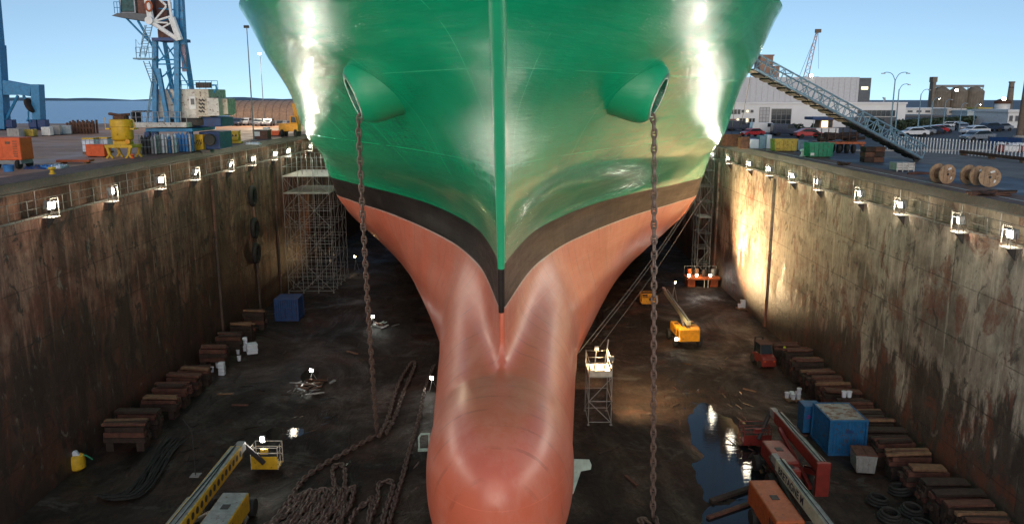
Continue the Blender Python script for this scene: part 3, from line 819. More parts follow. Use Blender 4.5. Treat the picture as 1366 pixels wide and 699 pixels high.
# ---------------------------------------------------------------- scaffolds
def scaffold(label, x0, x1, nx, y0, y1, ny, nl, lift, decks, rail, r=.035, ang=0, name='scaffold_tower', tops=0):
    t = thing(name, label, 'scaffold', ((x0+x1)/2, (y0+y1)/2, 0), ang)
    ax, ay = (x1-x0)/2, (y1-y0)/2
    X = [-ax + 2*ax*i/nx for i in range(nx+1)]; Y = [-ay + 2*ay*i/ny for i in range(ny+1)]
    H = nl*lift
    sp = MB().tube([(0, 0, .06), (0, 0, H + rail)], r, 6).bx(-.09, .09, -.09, .09, 0, .06).mesh('standard', MT['tubes'])
    for x in X:
        for y in Y: inst('standard', sp, t, Matrix.Translation((x, y, 0)))
    lg = MB()
    for x in X: lg.tube([(x, -ay, 0), (x, ay, 0)], r*.85, 5)
    for y in Y: lg.tube([(-ax, y, 0), (ax, y, 0)], r*.85, 5)
    lm = lg.mesh('ledger_grid', MT['tubes'])
    for k_ in range(nl+1): inst('ledger_grid', lm, t, Matrix.Translation((0, 0, .25 if k_ == 0 else k_*lift)))
    for k_ in range(nl):
        b = MB(); z0, z1 = max(k_*lift, .2), (k_+1)*lift
        for i in range(nx):
            a, c = (X[i], X[i+1]) if (i + k_) % 2 else (X[i+1], X[i])
            b.tube([(a, -ay - r, z0), (c, -ay - r, z1)], r*.8, 5)
        for i in range(ny):
            a, c = (Y[i], Y[i+1]) if (i + k_) % 2 else (Y[i+1], Y[i])
            for x in (-ax - r, ax + r): b.tube([(x, a, z0), (x, c, z1)], r*.8, 5)
        b.build('brace', MT['tubes'], t)
    for z in decks:
        d = MB(); m = max(3, int(2*ay/.32))
        for i in range(m): d.bx(-ax, ax, -ay + i*2*ay/m + .012, -ay + (i+1)*2*ay/m - .012, z + .04, z + .09)
        d.build('deck_boards', MT['deck'], t)
    if rail:
        g = MB()
        for z in (H + rail*.5, H + rail - .05):
            g.tube([(-ax, -ay, z), (ax, -ay, z), (ax, ay, z), (-ax, ay, z)], r*.85, 5, closed=True)
        g.build('guard_rail', MT['tubes'], t)
    return t
MT['deck'] = mat('scaffold_boards', (.46, .45, .40), .7, 0, .25)
scaffold('tall galvanised scaffold tower between the left dock wall and the hull', -28.3, -22.6, 3, 97, 106, 4, 7, 2.1, (12.6, 14.7), 2.4, .034)
scaffold('narrow scaffold stair tower between the right dock wall and the hull', 25.2, 26.9, 1, 105, 108, 2, 8, 2.1, (16.8, 8.4), 1.1, .045)
sm = scaffold('small mobile scaffold lit warm beside the right flank of the red bulb', 5.75, 7.45, 1, 55.6, 58.4, 1, 2, 1.9, (3.8,), 1.2, .035)
MB().tube([(.2, -1.3, 3.9), (.55, -1.0, 6.6)], .05).tube([(-.5, -1.3, 3.9), (-.35, -1.3, 6.0)], .05).build('lamp_post', MT['tubes'], sm)
MB().bx(-.85, .85, -1.42, -1.37, 3.9, 4.3).build('toe_board', MT['deck'], sm)
for x, z in ((-.35, 6.0), (.8, 5.2)):
    h = MB().box((x, -1.3, z), (.32, .26, .3), (.3, 0, 0)).build('work_lamp', MT['grey'], sm, bevel=.02)
    MB().box((x, -1.13, z - .05), (.26, .02, .24), (.3, 0, 0)).build('lens', MT['warm'], h)
def spot(name, loc, aim, W, col, ang=90, blend=.6, rad=.15, parent=None):
    L = bpy.data.lights.new(name, 'SPOT'); L.energy = W; L.color = col; L.spot_size = R(ang); L.spot_blend = min(1, blend + .3); L.shadow_soft_size = rad
    o = bpy.data.objects.new(name, L); COL.objects.link(o); o.location = loc
    o.rotation_euler = (Vector(aim) - Vector(loc)).to_track_quat('-Z', 'Y').to_euler()
    return o
WARM = (1, .66, .32)
spot('work_light', (7.2, 55.9, 5.9), (8.8, 61, 0), 6500, WARM, 100)
spot('work_light', (6.3, 55.2, 6.1), (6.6, 57.5, 3.9), 70, WARM, 120)

# ---------------------------------------------------------------- boom lifts
def wheel(t, x, y, r, w_, name='wheel'):
    o = MB().lathe([(r*.6, -w_/2), (r*.93, -w_/2), (r, -w_*.32), (r, w_*.32), (r*.93, w_/2), (r*.6, w_/2)], 20, Matrix.Translation((x, y, r)) @ Matrix.Rotation(math.pi/2, 4, 'Y')).build(name, MT['rubber'], t)
    MB().lathe([(.01, -w_*.4), (r*.58, -w_*.45), (r*.6, w_*.45), (.01, w_*.4)], 14, Matrix.Translation((x, y, r)) @ Matrix.Rotation(math.pi/2, 4, 'Y')).build('hub', MT['grey'], o)
def boom_lift(label, x, y, rz, col, boomcol, bx, y0, y1, z0, z1, basket, covers, holes=False, bw=.62, bh=.72, text=None, endplate=False, topcol=None, bcol=None):
    t = thing('boom_lift', label, 'boom lift', (x, y, 0), rz)
    ch = MB().bx(-.75, .75, -1.7, 1.7, .45, .95)
    ch.bx(-1.15, 1.15, -1.45, -1.1, .5, .8).bx(-1.15, 1.15, 1.1, 1.45, .5, .8)
    ch.build('chassis', MT['dark'], t, bevel=.03)
    for sx in (-1, 1):
        for sy in (-1, 1): wheel(t, sx*1.2, sy*1.3, .52, .38)
    MB().lathe([(.7, .95), (.72, 1.12), (.01, 1.12)], 24).build('turntable', MT['dark'], t)
    for i, (a, b, c, d, e, f) in enumerate(covers):
        o = MB().bx(a, b, c, d, e, f).build('engine_cover', MT[col], t, bevel=.08)
        MB().bx(a + .06, b - .06, c + .06, d - .06, f - .01, f + .015).build('cover_top', MT[topcol or col], o, bevel=.006)
        MB().bx((a+b)/2 - .22, (a+b)/2 + .22, (c+d)/2 - .05, (c+d)/2 + .45, f + .012, f + .04).build('exhaust_grille', MT['dark'], o)
        g = MB(); n = 4
        for j in range(n): g.bx(a - .012, b + .012, c + .3 + .2*j, c + .4 + .2*j, e + .25, f - .3)
        g.build('vent_slots', MT['dark'], o)
    # boom: box section, root post, inner section
    p0, p1 = Vector((bx, y0, z0)), Vector((bx, y1, z1)); d = (p1-p0).normalized()
    MB().beam(p0, p1, bw, bh).build('boom', MT[boomcol], t, bevel=.03)
    up = Vector((1, 0, 0)).cross(d)
    MB().beam(p0 + up*(bh/2 + .012) + d*.15, p1 + up*(bh/2 + .012) - d*.15, bw*.8, .02).build('boom_top_plate', MT['topplate'], t)
    MB().beam(p1 - d*.2, p1 + d*1.0, bw*.7, bh*.7).build('inner_boom', MT['grey'], t, bevel=.02)
    MB().tube([(bx, -.2, 1.0), p0.lerp(p1, .35) - up*bh*.45], .12, 8).build('lift_ram', MT['steel'], t)
    pb = MB()
    for s in (-1, 1): pb.prism([(y0 - .15, z0 - .45), (y0 + .8, z0 - .45), (-.1, 1.0), (-.9, 1.0)], bx + s*bw*.62 - .04, bx + s*bw*.62 + .04, 'x')
    pb.build('boom_pivot', MT[col], t)
    if holes:
        h = MB(); n = int((p1-p0).length/.62)
        for i in range(n):
            c = p0 + d*(.5 + .62*i)
            h.lathe([(.01, 0), (.2, 0), (.2, .012)], 14, Matrix.Translation(c + Vector((bw/2 - .005, 0, .02))) @ Matrix.Rotation(math.pi/2, 4, 'Y'))
        h.build('boom_side_openings', MT['dark'], t)
    if endplate:
        MB().bx(bx - bw*.75, bx + bw*.75, y0 - .25, y0 - .02, z0 - 1.75, z0 + bh*.55).build('boom_end_plate', MT[col], t, bevel=.04)
        MB().beam((bx - bw*.9, y0 + .3, 1.1), (bx - bw*.9, y1*.55, z1 - .1), .22, .28).build('side_link', MT[col], t, bevel=.02)
    hs = MB()
    for sx in (-1, 1): hs.tube(smooth([p0 + up*(bh*.5 + .05) + Vector((sx*.1, 0, 0)), p0.lerp(p1, .3) + up*(bh*.5 + .12) + Vector((sx*.16, 0, 0)), p0.lerp(p1, .6) + up*(bh*.5 + .05) + Vector((sx*.12, 0, 0)), p1 + up*(bh*.5 + .08)], 2), .028, 5)
    hs.build('hydraulic_hoses', MT['rubber'], t)
    # basket on its jib
    ax, ay, az, aw, al, ah = basket
    tip = p1 + d*.9
    MB().tube([tip, tip + Vector((0, .5, -.2)), (ax, ay - al/2 - .1, az + .5)], .16, 8).build('jib', MT['dark'], t)
    bc = bcol or col
    bk = MB().bx(ax - aw/2, ax + aw/2, ay - al/2, ay + al/2, az, az + .1)
    bk.build('basket_floor', MT[bc], t, bevel=.015)
    r_ = MB()
    for sx in (-1, 1):
        for sy in (-1, 0, 1): r_.tube([(ax + sx*aw/2, ay + sy*al/2, az), (ax + sx*aw/2, ay + sy*al/2, az + ah)], .03, 5)
    for z in (.42, .75, 1.0): r_.tube([(ax - aw/2, ay - al/2, az + ah*z), (ax + aw/2, ay - al/2, az + ah*z), (ax + aw/2, ay + al/2, az + ah*z), (ax - aw/2, ay + al/2, az + ah*z)], .03, 5, closed=True)
    r_.build('basket_rail', MT['offwhite'] if bc == 'yellow' else MT[bc], t)
    MB().box((ax, ay - al/2 + .12, az + ah*.8), (.5, .18, .35)).build('control_box', MT[bc], t, bevel=.02)
    MB().bx(ax - aw/2 + .02, ax + aw/2 - .02, ay - al/2 - .03, ay - al/2 - .008, az + .1, az + ah*.6).build('basket_panel', MT[bc], t)
    if text:
        for s, p, sz in text:
            cu = bpy.data.curves.new('lettering', 'FONT'); cu.body = s; cu.size = sz; cu.extrude = .006; cu.space_character = 1.05; cu.align_y = 'CENTER'; cu.offset = .012
            tmp = bpy.data.objects.new('lettering', cu)
            COL.objects.link(tmp)
            dg = bpy.context.evaluated_depsgraph_get(); me = bpy.data.meshes.new_from_object(tmp.evaluated_get(dg))
            bpy.data.objects.remove(tmp)
            me.materials.clear(); me.materials.append(MT['navy'])
            o = bpy.data.objects.new('lettering', me); COL.objects.link(o); o.parent = t
            M = Matrix((Vector((0, -1, 0)), Vector((0, 0, 1)), Vector((-1, 0, 0)))).transposed().to_4x4(); M.translation = p
            o.matrix_local = M
    return t
MT['topplate'] = mat('dusty_boom_top', (.26, .29, .28), .6, 0, .3, rust=.1)
A = boom_lift('big yellow boom lift with round holes along its boom, lower left of the floor', -16.5, 41.2, .0, 'yellow', 'yellow', -.72, -8.0, 4.6, 2.45, 2.45, (.35, 7.0, .35, 1.75, 1.1, 1.5),
          [(.12, 1.62, -3.9, -.2, 1.12, 2.25), (-2.0, -1.12, -3.0, 0, 1.12, 1.9)], True, .7, .8, topcol='topplate')
lamp = MB().box((.1, 7.2, 2.15), (.3, .2, .42)).build('work_lamp', MT['grey'], A)
MB().box((.1, 7.08, 2.15), (.24, .02, .36)).build('lens', MT['star'], lamp)
spot('work_light', (-16.4, 48.0, 2.3), (-16.3, 46, 0), 50, (1, .95, .85), 150)
B = boom_lift('orange-yellow boom lift facing away, behind the right hanging chain', 17.35, 76.3, .06, 'oyellow', 'cream', .1, -1.2, 8.2, 2.3, 3.3, (-1.0, 11.2, 1.2, 1.8, 1.0, 1.2),
          [(-1.1, .95, -2.3, -1.35, .75, 2.0), (-1.15, -.4, -1.3, 1.2, 1.0, 1.9), (.55, 1.2, -1.3, 1.2, 1.0, 1.9)], False, .42, .45, endplate=False)
lamp = MB().box((-1.35, -2.0, 1.0), (.3, .2, .3)).build('tail_lamp', MT['grey'], B)
MB().box((-1.35, -2.11, 1.0), (.24, .02, .24)).build('lens', MT['star'], lamp)
spot('work_light', (15.5, 74.0, 4.2), (17.3, 74.6, 1.2), 420, (1, .75, .4), 120)
C_ = boom_lift('dark red boom lift with a heavy boom end plate, left of the blue container', 17.4, 47.0, .02, 'red', 'red', 1.0, -3.6, 4.0, 2.55, 2.6, (-.1, 5.1, .25, 1.9, 1.2, 1.3),
          [(-1.0, .35, -1.9, 1.3, 1.1, 2.1), (-.9, .2, -2.6, -2.0, .9, 1.9)], False, .55, .75, endplate=True)
D_ = boom_lift('orange boom lift with a cream boom lettered BRETAGNE, at the bottom edge of the photo', 15.1, 40.0, .02, 'dorange', 'cream', .95, -5.6, 3.6, 2.55, 2.65, (-.2, -7.8, .3, 2.0, 1.3, 1.2),
          [(-1.25, .3, -2.2, 2.4, .9, 2.3)], False, .5, .78, text=[('BRETAGNE M', Vector((.95 - .262, 3.05, 2.6)), .62)])

# ---------------------------------------------------------------- containers, cabinet, bins
def container(label, x0, x1, y0, y1, h, rz=0, roof='rroof', col='cblue'):
    t = thing('shipping_container', label, 'container', ((x0+x1)/2, (y0+y1)/2, 0), rz)
    a, b = (x1-x0)/2, (y1-y0)/2
    f = MB()
    for x in (-a, a):
        for y in (-b, b): f.box((x*.975, y*.98, h/2), (.14, .14, h))
    for z in (.08, h - .07):
        for y in (-b, b): f.box((0, y*.985, z), (2*a, .12, .15))
        for x in (-a, a): f.box((x*.975, 0, z), (.12, 2*b, .15))
    f.build('frame', MT[col], t, bevel=.015)
    def corr(n, L):
        pts = []; st = L/n
        for i in range(n):
            s = -L/2 + i*st
            pts += [(s, 0), (s + st*.3, 0), (s + st*.5, .05), (s + st*.8, .05)]
        return pts + [(L/2, 0)]
    for nm, axis, off, L, s in (('end_wall', 'y', -b + .05, 2*a - .15, 1), ('end_wall', 'y', b - .05, 2*a - .15, -1), ('side_wall', 'x', -a + .05, 2*b - .15, 1), ('side_wall', 'x', a - .05, 2*b - .15, -1)):
        pr = corr(int(L/.23), L); m = MB(); vs = []
        for p, d in pr:
            for z in (.14, h - .12): vs.append((p, off + s*d, z) if axis == 'y' else (off + s*d, p, z))
        m.add(vs, [(2*i, 2*i+2, 2*i+3, 2*i+1) for i in range(len(pr)-1)]).build(nm, MT[col], t)
    r_ = MB(); n = int(2*b/.3)
    vs = []
    for i in range(n*2+1): 
        y = -b + .06 + (2*b-.12)*i/(2*n)
        vs += [(-a + .06, y, h - .04 + .02*(i % 2)), (a - .06, y, h - .04 + .02*(i % 2))]
    r_.add(vs, [(2*i, 2*i+1, 2*i+3, 2*i+2) for i in range(2*n)]).build('roof', MT[roof], t)
    return t
MT['rroof'] = mat('rust_streaked_roof', (.30, .30, .29), .6, 0, .35, 1.2, .2, .45, (.16, .08, .05))
t = container('blue corrugated container with a rust streaked grey roof, on the right of the floor', 21.75, 24.3, 50.4, 53.6, 2.6)
MB().box((0.1, -1.6, 1.75), (.55, .02, .2)).build('dark_plate', MT['dblue'], t)
t = thing('blue_cabinet', 'narrow bright blue steel cabinet beside the corrugated container', 'cabinet', (21.95, 54.6, 0), 0)
MB().bx(-.65, .65, -.6, .6, .08, 2.15).build('body', MT['cblue'], t, bevel=.03)
MB().bx(-.58, .58, -.63, -.603, .16, 2.07).build('door', MT['cblue'], t, bevel=.01)
MB().box((.25, -.64, 1.35), (.6, .015, .08)).box((.2, -.64, 1.22), (.4, .015, .03)).build('white_marking', MT['white'], t)
MB().box((-.28, -.64, 1.4), (.3, .015, .12), (0, .5, 0)).box((-.28, -.643, 1.28), (.34, .015, .1), (0, -.4, 0)).build('purple_marking', MT['purple'], t) if 'purple' in MT else None
def lidded_bin(label, x, y, rz, w_, l_, h, col, lid):
    t = thing('rubbish_bin', label, 'bin', (x, y, 0), rz)
    MB().prism([(-w_*.42, .12), (w_*.42, .12), (w_*.5, h), (-w_*.5, h)], -l_/2, l_/2, 'y').build('body', MT[col], t, bevel=.03)
    rb = MB()
    for i in range(4): rb.box((-w_*.36 + i*w_*.24, -l_/2 - .02, h*.55), (.05, .05, h*.75))
    rb.build('ribs', MT[col], t)
    MB().box((-w_*.26, 0, h + .05), (w_*.5, l_*1.04, .06), (0, -.08, 0)).box((w_*.26, 0, h + .05), (w_*.5, l_*1.04, .06), (0, .08, 0)).build('lid', MT[lid], t, bevel=.01)
    for x_ in (-1, 1): wheel(t, x_*w_*.36, -l_*.36, .1, .08, 'castor')
lidded_bin('grey steel bin with a red-brown lid in front of the blue container', 23.2, 48.3, -.15, 1.35, 1.5, 1.3, 'grey', 'rwood')
container('dark blue container standing among the timber stacks by the left wall', -26.2, -23.6, 84, 86.4, 2.5, 0, 'dblue', 'dblue')

# ---------------------------------------------------------------- small red forklift and the worker beside it
q = P(1023, 493, 0)
t = thing('forklift', 'small red forklift seen from behind near the right timber stacks', 'forklift', (q.x, q.y + 1.4, 0), .08)
MB().prism([(-1.5, .35), (-1.45, 1.15), (-.9, 1.3), (.3, 1.1), (1.0, 1.0), (1.0, .35)], -.62, .62, 'x').build('body', MT['red'], t, bevel=.08)
MB().bx(-.66, .66, -1.62, -1.3, .3, 1.05).build('counterweight', MT['red'], t, bevel=.1)
cb = MB()
for x in (-.55, .55):
    cb.tube([(x, -.9, 1.2), (x*.92, -.6, 2.15), (x*.92, .6, 2.15), (x, .85, 1.0)], .045, 6)
cb.build('cab_frame', MT['dark'], t)
MB().bx(-.6, .6, -.75, .75, 2.13, 2.2).build('roof', MT['rwood'], t, bevel=.02)
MB().prism([(-.86, 1.28), (-.62, 2.1), (.6, 2.1), (.78, 1.15)], -.5, .5, 'x').build('cab_glass', MT['glass'], t)
for sx in (-1, 1):
    wheel(t, sx*.58, -.95, .36, .26); wheel(t, sx*.58, .75, .42, .3)
    MB().box((sx*.42, -1.64, .85), (.16, .03, .1)).build('tail_lamp', MT['orange'], t)
ms = MB()
for x in (-.35, .35): ms.bx(x - .06, x + .06, 1.05, 1.2, .15, 2.4)
for z in (.4, 1.3, 2.3): ms.bx(-.4, .4, 1.08, 1.16, z, z + .1)
ms.build('mast', MT['dark'], t)
MB().bx(-.4, -.28, 1.2, 2.2, .15, .2).bx(.28, .4, 1.2, 2.2, .15, .2).build('forks', MT['dark'], t)

def person(label, loc, rz):
    t = thing('person', label, 'person', loc, rz)
    J = dict(pelvis=(0, 0, .95), waist=(0, .01, 1.12), chest=(0, .02, 1.36), neck=(0, .02, 1.5), head0=(0, .03, 1.56),
             ls=(-.19, .02, 1.42), le=(-.26, .04, 1.14), lw=(-.22, -.13, .93), rs=(.19, .02, 1.42), re=(.27, .03, 1.14), rw=(.25, -.08, .9),
             lh=(-.1, 0, .9), lk=(-.12, -.04, .5), la=(-.12, .03, .09), lt=(-.13, -.16, .04), rh=(.1, 0, .9), rk=(.13, .02, .5), ra=(.14, .09, .09), rt=(.16, -.09, .04))
    names = list(J); idx = {n: i for i, n in enumerate(names)}
    E = [('pelvis', 'waist'), ('waist', 'chest'), ('chest', 'neck'), ('neck', 'head0'), ('chest', 'ls'), ('ls', 'le'), ('le', 'lw'), ('chest', 'rs'), ('rs', 're'), ('re', 'rw'),
         ('pelvis', 'lh'), ('lh', 'lk'), ('lk', 'la'), ('la', 'lt'), ('pelvis', 'rh'), ('rh', 'rk'), ('rk', 'ra'), ('ra', 'rt')]
    rad = dict(pelvis=.15, waist=.14, chest=.16, neck=.06, head0=.06, ls=.075, le=.055, lw=.04, rs=.075, re=.055, rw=.04, lh=.1, lk=.075, la=.055, lt=.045, rh=.1, rk=.075, ra=.055, rt=.045)
    me = bpy.data.meshes.new('body'); me.from_pydata([J[n] for n in names], [(idx[a], idx[b]) for a, b in E], [])
    me.materials.append(MT['navy'])
    o = bpy.data.objects.new('body', me); COL.objects.link(o); o.parent = t
    o.modifiers.new('skin', 'SKIN'); sk = me.skin_vertices
    if not sk:
        bm = bmesh.new(); bm.from_mesh(me); bm.verts.layers.skin.verify(); bm.to_mesh(me); bm.free(); sk = me.skin_vertices
    for n_, v in zip(names, sk[0].data): v.radius = (rad[n_], rad[n_]); v.use_root = n_ == 'pelvis'
    o.modifiers.new('sub', 'SUBSURF').levels = 1
    o.modifiers['sub'].render_levels = 2
    MB().lathe([(.01, -.12), (.055, -.11), (.085, -.04), (.092, .02), (.08, .09), (.01, .13)], 16, Matrix.Translation((0, 0, 1.66)) @ Matrix.Diagonal((.92, 1.1, 1, 1))).build('head', MT['skin'], t)
    f = MB().box((0, -.105, 1.65), (.022, .03, .04)).box((-.035, -.09, 1.675), (.022, .014, .012)).box((.035, -.09, 1.675), (.022, .014, .012)).box((0, -.092, 1.6), (.05, .012, .012))
    f.build('face', MT['skin'], t)
    MB().lathe([(.125, 0), (.118, .02), (.11, .06), (.07, .115), (.01, .13)], 16, Matrix.Translation((0, 0, 1.69))).build('helmet', MT['hiviz'], t)
    MB().lathe([(.19, 1.02), (.2, 1.2), (.205, 1.36), (.15, 1.46)], 16, Matrix.Diagonal((1, .82, 1, 1))).build('vest', MT['hiviz'], t)
    for s, p in ((-1, 'lw'), (1, 'rw')):
        c = Vector(J[p]); h = MB().box(c + Vector((0, -.02, -.05)), (.05, .08, .09), (.2, 0, 0))
        for j in range(4): h.tube([c + Vector((s*.0, -.055 + .026*j, -.085)), c + Vector((s*.008, -.06 + .026*j, -.125)), c + Vector((-s*.01, -.062 + .024*j, -.15 - .006*(j in (1, 2)))),], [.011, .01, .008], 5)
        h.tube([c + Vector((0, -.06, -.04)), c + Vector((0, -.09, -.075)), c + Vector((0, -.085, -.105))], [.013, .011, .009], 5)
        h.build('hand', MT['skin'], t)
    return t
q = P(1045, 487, 0)
person('worker in dark clothes and a yellow high visibility vest standing beside the red forklift', (q.x, q.y, 0), .4)

# ---------------------------------------------------------------- buckets, pallets, heaps
BUCK = MB().lathe([(.15, 0), (.185, .42), (.2, .42), (.2, .46), (.01, .46)], 14).mesh('bucket', MT['bucket'])
def bucket(label, p, grp):
    o = bpy.data.objects.new('bucket', BUCK); COL.objects.link(o); o.location = p
    tag(o, label, 'bucket', grp)
def pallet(label, x, y, rz, w_=1.4, l_=1.1):
    t = thing('pallet', label, 'pallet', (x, y, 0), rz)
    p = MB()
    for i in range(6): p.bx(-w_/2, w_/2, -l_/2 + i*l_/5.6, -l_/2 + i*l_/5.6 + .12, .11, .14)
    p.build('deck_slats', MT['wood'], t)
    b = MB()
    for x_ in (-1, 0, 1): b.bx(x_*w_*.44 - .06, x_*w_*.44 + .06, -l_/2, l_/2, 0, .108)
    b.build('bearers', MT['wood'], t)
q = P(1058, 533, 0); pallet('pallet carrying white buckets beside the blue cabinet', q.x, q.y, .1)
for i, (dx, dy, dz) in enumerate(((-.5, .1, 0), (-.05, .25, 0), (-.1, -.25, 0), (.35, -.2, 0), (.4, .25, 0), (.36, -.19, .462))):
    bucket('white paint bucket on the pallet by the blue cabinet', (q.x + dx, q.y + dy, .142 + dz), 'buckets on the pallet by the cabinet')
q = P(1083, 527, 0)
for z, s in ((0, 'lower'), (.462, 'upper')): bucket('%s of two white buckets stacked right of the pallet' % s, (q.x, q.y, z), 'two stacked buckets')
for i, (a, b) in enumerate(((1127, 533), (1134, 533))):
    q = P(a, b, 2.1); bucket('white bucket on a timber stack, %s of the pair' % ('left' if i == 0 else 'right'), (q.x, stack_y(535, 1.9) + .0, 2.23 + .0), 'bucket pair on a stack')
for i, (a, b) in enumerate(((268, 496), (276, 490), (280, 500), (284, 497), (283, 488), (305, 481), (304, 472))):
    q = P(a, b, 0) + Vector((1.0, 0, 0)); bucket('white bucket by the left timber stacks, %s of the loose group from the near side' % ORD[i], q, 'buckets by the left stacks')
for i, (a, b, ww, hh) in enumerate(((283, 500, .55, 1.2), (315, 468, .5, 1.4), (324, 471, 1.0, 1.0))):
    q = P(a, b, 0) + Vector((.9, 0, 0))
    t = thing('sack_pallet', 'pale blue wrapped sacks by the left timber stacks, %s from the near end' % ORD[i], 'sacks', (q.x, q.y, 0), .2*i, 'wrapped sacks by the left stacks')
    for j in range(4): MB().box((0, 0, hh/8 + j*hh/4), (ww, ww*.9, hh/4.2), (0, 0, .1*(j % 2))).build('sack', MT['bucket'], t, bevel=.06)
q = P(991, 412, 0); pallet('pallet of white tins at the foot of the lit right wall', q.x, q.y, .2)
for i in range(4): bucket('white tin on the pallet at the foot of the lit right wall', (q.x - .45 + .3*i, q.y + .1*(i % 2), .142), 'tins at the foot of the right wall')
for i in range(2): bucket('white tin stacked on top at the foot of the lit right wall, %s one' % ('left' if i == 0 else 'right'), (q.x - .15 + .3*i, q.y + .05, .604), 'top tins at the right wall')

# upright pale bracket plate beside the bulb, small pale frame on its other side
q = P(770, 658, 0)
t = thing('steel_plate', 'pale green-white cut steel plate standing upright right of the red bulb', 'steel plate', (q.x, q.y, 0), .1)
MB().prism([(-.6, 2.35), (.72, 2.25), (.86, 1.9), (.82, 1.6), (.2, 1.5), (-.25, .0), (-.6, .0)], -.05, .05, 'y').build('plate', MT['sheet'], t, bevel=.015)
q = P(566, 600, 0)
t = thing('pale_frame', 'pale blue-green open frame left of the red bulb', 'frame', (q.x, q.y, 0), .1)
MB().tube([(-.35, 0, .08), (.35, 0, .08), (.35, 0, 1.2), (-.2, 0, 1.2), (-.35, 0, .95)], .08, 6, closed=True).build('ring', MT['sheet'], t)
MB().bx(-.45, .45, -.2, .2, 0, .06).build('foot', MT['sheet'], t)

def heap(name, label, cat, px, base, n, mats, w_, h_, seed, L=1.4):
    rr = random.Random(seed); q = P(px, base, 0)
    t = thing(name, label, cat, (q.x, q.y, 0))
    for i in range(n):
        c = (rr.gauss(0, w_/3), rr.gauss(0, w_/3), rr.uniform(.04, h_))
        if rr.random() < .6: MB().box(c, (rr.uniform(.3, L), rr.uniform(.08, .4), rr.uniform(.02, .12)), (rr.uniform(-.5, .5), rr.uniform(-.3, .3), rr.uniform(0, 3.1))).build('scrap_piece', MT[rr.choice(mats)], t)
        else:
            a = rr.uniform(0, 3.1); d = Vector((math.cos(a), math.sin(a), rr.uniform(-.1, .1)))*rr.uniform(.3, L)
            MB().tube([Vector(c) - d*.5, Vector(c) + d*.5], rr.uniform(.02, .06), 6).build('scrap_pipe', MT[rr.choice(mats)], t)
    return t
h = heap('scrap_heap', 'small heap of pale scrap under a work lamp left of the chain', 'scrap heap', 511, 436, 16, ('grey', 'sheet', 'white', 'rust'), 2.0, .5, 3)
heap('scrap_heap', 'glinting heap of bent scrap on the open floor left of the hanging chain', 'scrap heap', 404, 518, 26, ('grey', 'steel', 'rust', 'dwood'), 3.4, .35, 4, 2.2)
heap('scrap_heap', 'pile of red planks in front of the dark red boom lift', 'scrap heap', 1012, 598, 10, ('rwood', 'dwood', 'rust'), 2.0, .35, 5, 2.4)
def work_lamp(label, x, y, h_, aim, W, col, em='star', ang=110):
    t = thing('tripod_lamp', label, 'work lamp', (x, y, 0))
    lg = MB()
    for i in range(3): lg.tube([(0, 0, h_*.8), (.45*math.cos(2.1*i), .45*math.sin(2.1*i), 0)], .022, 5)
    lg.tube([(0, 0, h_*.7), (0, 0, h_)], .025, 5).build('tripod', MT['steel'], t)
    d = (Vector(aim) - Vector((x, y, h_))).normalized(); rz = math.atan2(d.x, -d.y)
    hd = MB().box((0, 0, h_), (.36, .2, .3), (0, 0, rz)).build('lamp_head', MT['grey'], t, bevel=.02)
    fl = Vector((d.x, d.y, 0)).normalized()
    MB().box(Vector((0, 0, h_)) + fl*.112, (.3, .02, .24), (0, 0, rz)).build('lens', MT[em], hd)
    spot('work_light', Vector((x, y, h_)) + fl*.25, aim, W, col, ang)
q = P(497, 434, 0); work_lamp('tripod lamp lighting the scrap heap left of the chain', q.x, q.y, 1.0, (q.x + 1.2, q.y - 1.5, 0), 40, (.9, 1, .95))
q = P(577, 520, 0); work_lamp('tripod lamp close to the left flank of the red bulb', q.x, q.y, 1.1, (q.x - 1.2, q.y - 2, 0), 15, (.9, 1, 1))
q = P(417, 508, 0); work_lamp('tripod lamp standing at the glinting scrap', q.x, q.y, 1.0, (q.x - 1, q.y - 2, 0), 20, (.95, 1, .95))
# the warm lamps that light the right wall
work_lamp('warm tripod lamp near the hull lighting the right wall', 19.6, 92.5, 2.4, (27.4, 87.5, 10.5), 21000, (1, .70, .36), 'warm', 110)
work_lamp('warm tripod lamp behind the left scaffold tower', -22.4, 110.5, 12.8*.0 + 2.0, (-28.5, 104, 10), 600, (1, .62, .28), 'warm', 120)

# orange trestle platform in front of the stair tower
t = thing('work_platform', 'red-orange steel platform with drums and lamps at the foot of the right stair tower', 'work platform', (24.95, 101, 0))
MB().bx(-2.2, 2.2, -1.1, 1.1, 1.0, 1.3).build('platform_top', MT['dorange'], t, bevel=.03)
for x in (-1.5, 1.5): MB().bx(x - .5, x + .5, -.8, .8, 0, .998).build('trestle', MT['dorange'], t, bevel=.04)
for x in (.1, .6): MB().bx(x - .05, x + .05, -1.2, -1.12, 0, 1.0).build('ladder_rail', MT['offwhite'], t)
gr = MB()
for x in (-2.1, -.7, .7, 2.1): gr.tube([(x, 1.0, 1.3), (x, 1.0, 2.4)], .03, 5)
gr.tube([(-2.1, 1.0, 2.4), (2.1, 1.0, 2.4)], .03, 5).build('guard_rail', MT['tubes'], t)
for i, (x, y) in enumerate(((-1.6, .2), (-.6, .4), (.2, -.3), (1.5, .1))):
    o = MB().lathe([(.28, 0), (.29, .05), (.28, .85), (.26, .9), (.01, .9)], 14).build('drum', MT[('orange', 'wood', 'dwood', 'grey')[i]], None, (24.95 + x, 101 + y, 1.3))
    tag(o, '%s drum on the red-orange platform under the stair tower' % ('orange', 'brown', 'dark brown', 'grey')[i], 'drum', 'drums on the orange platform')
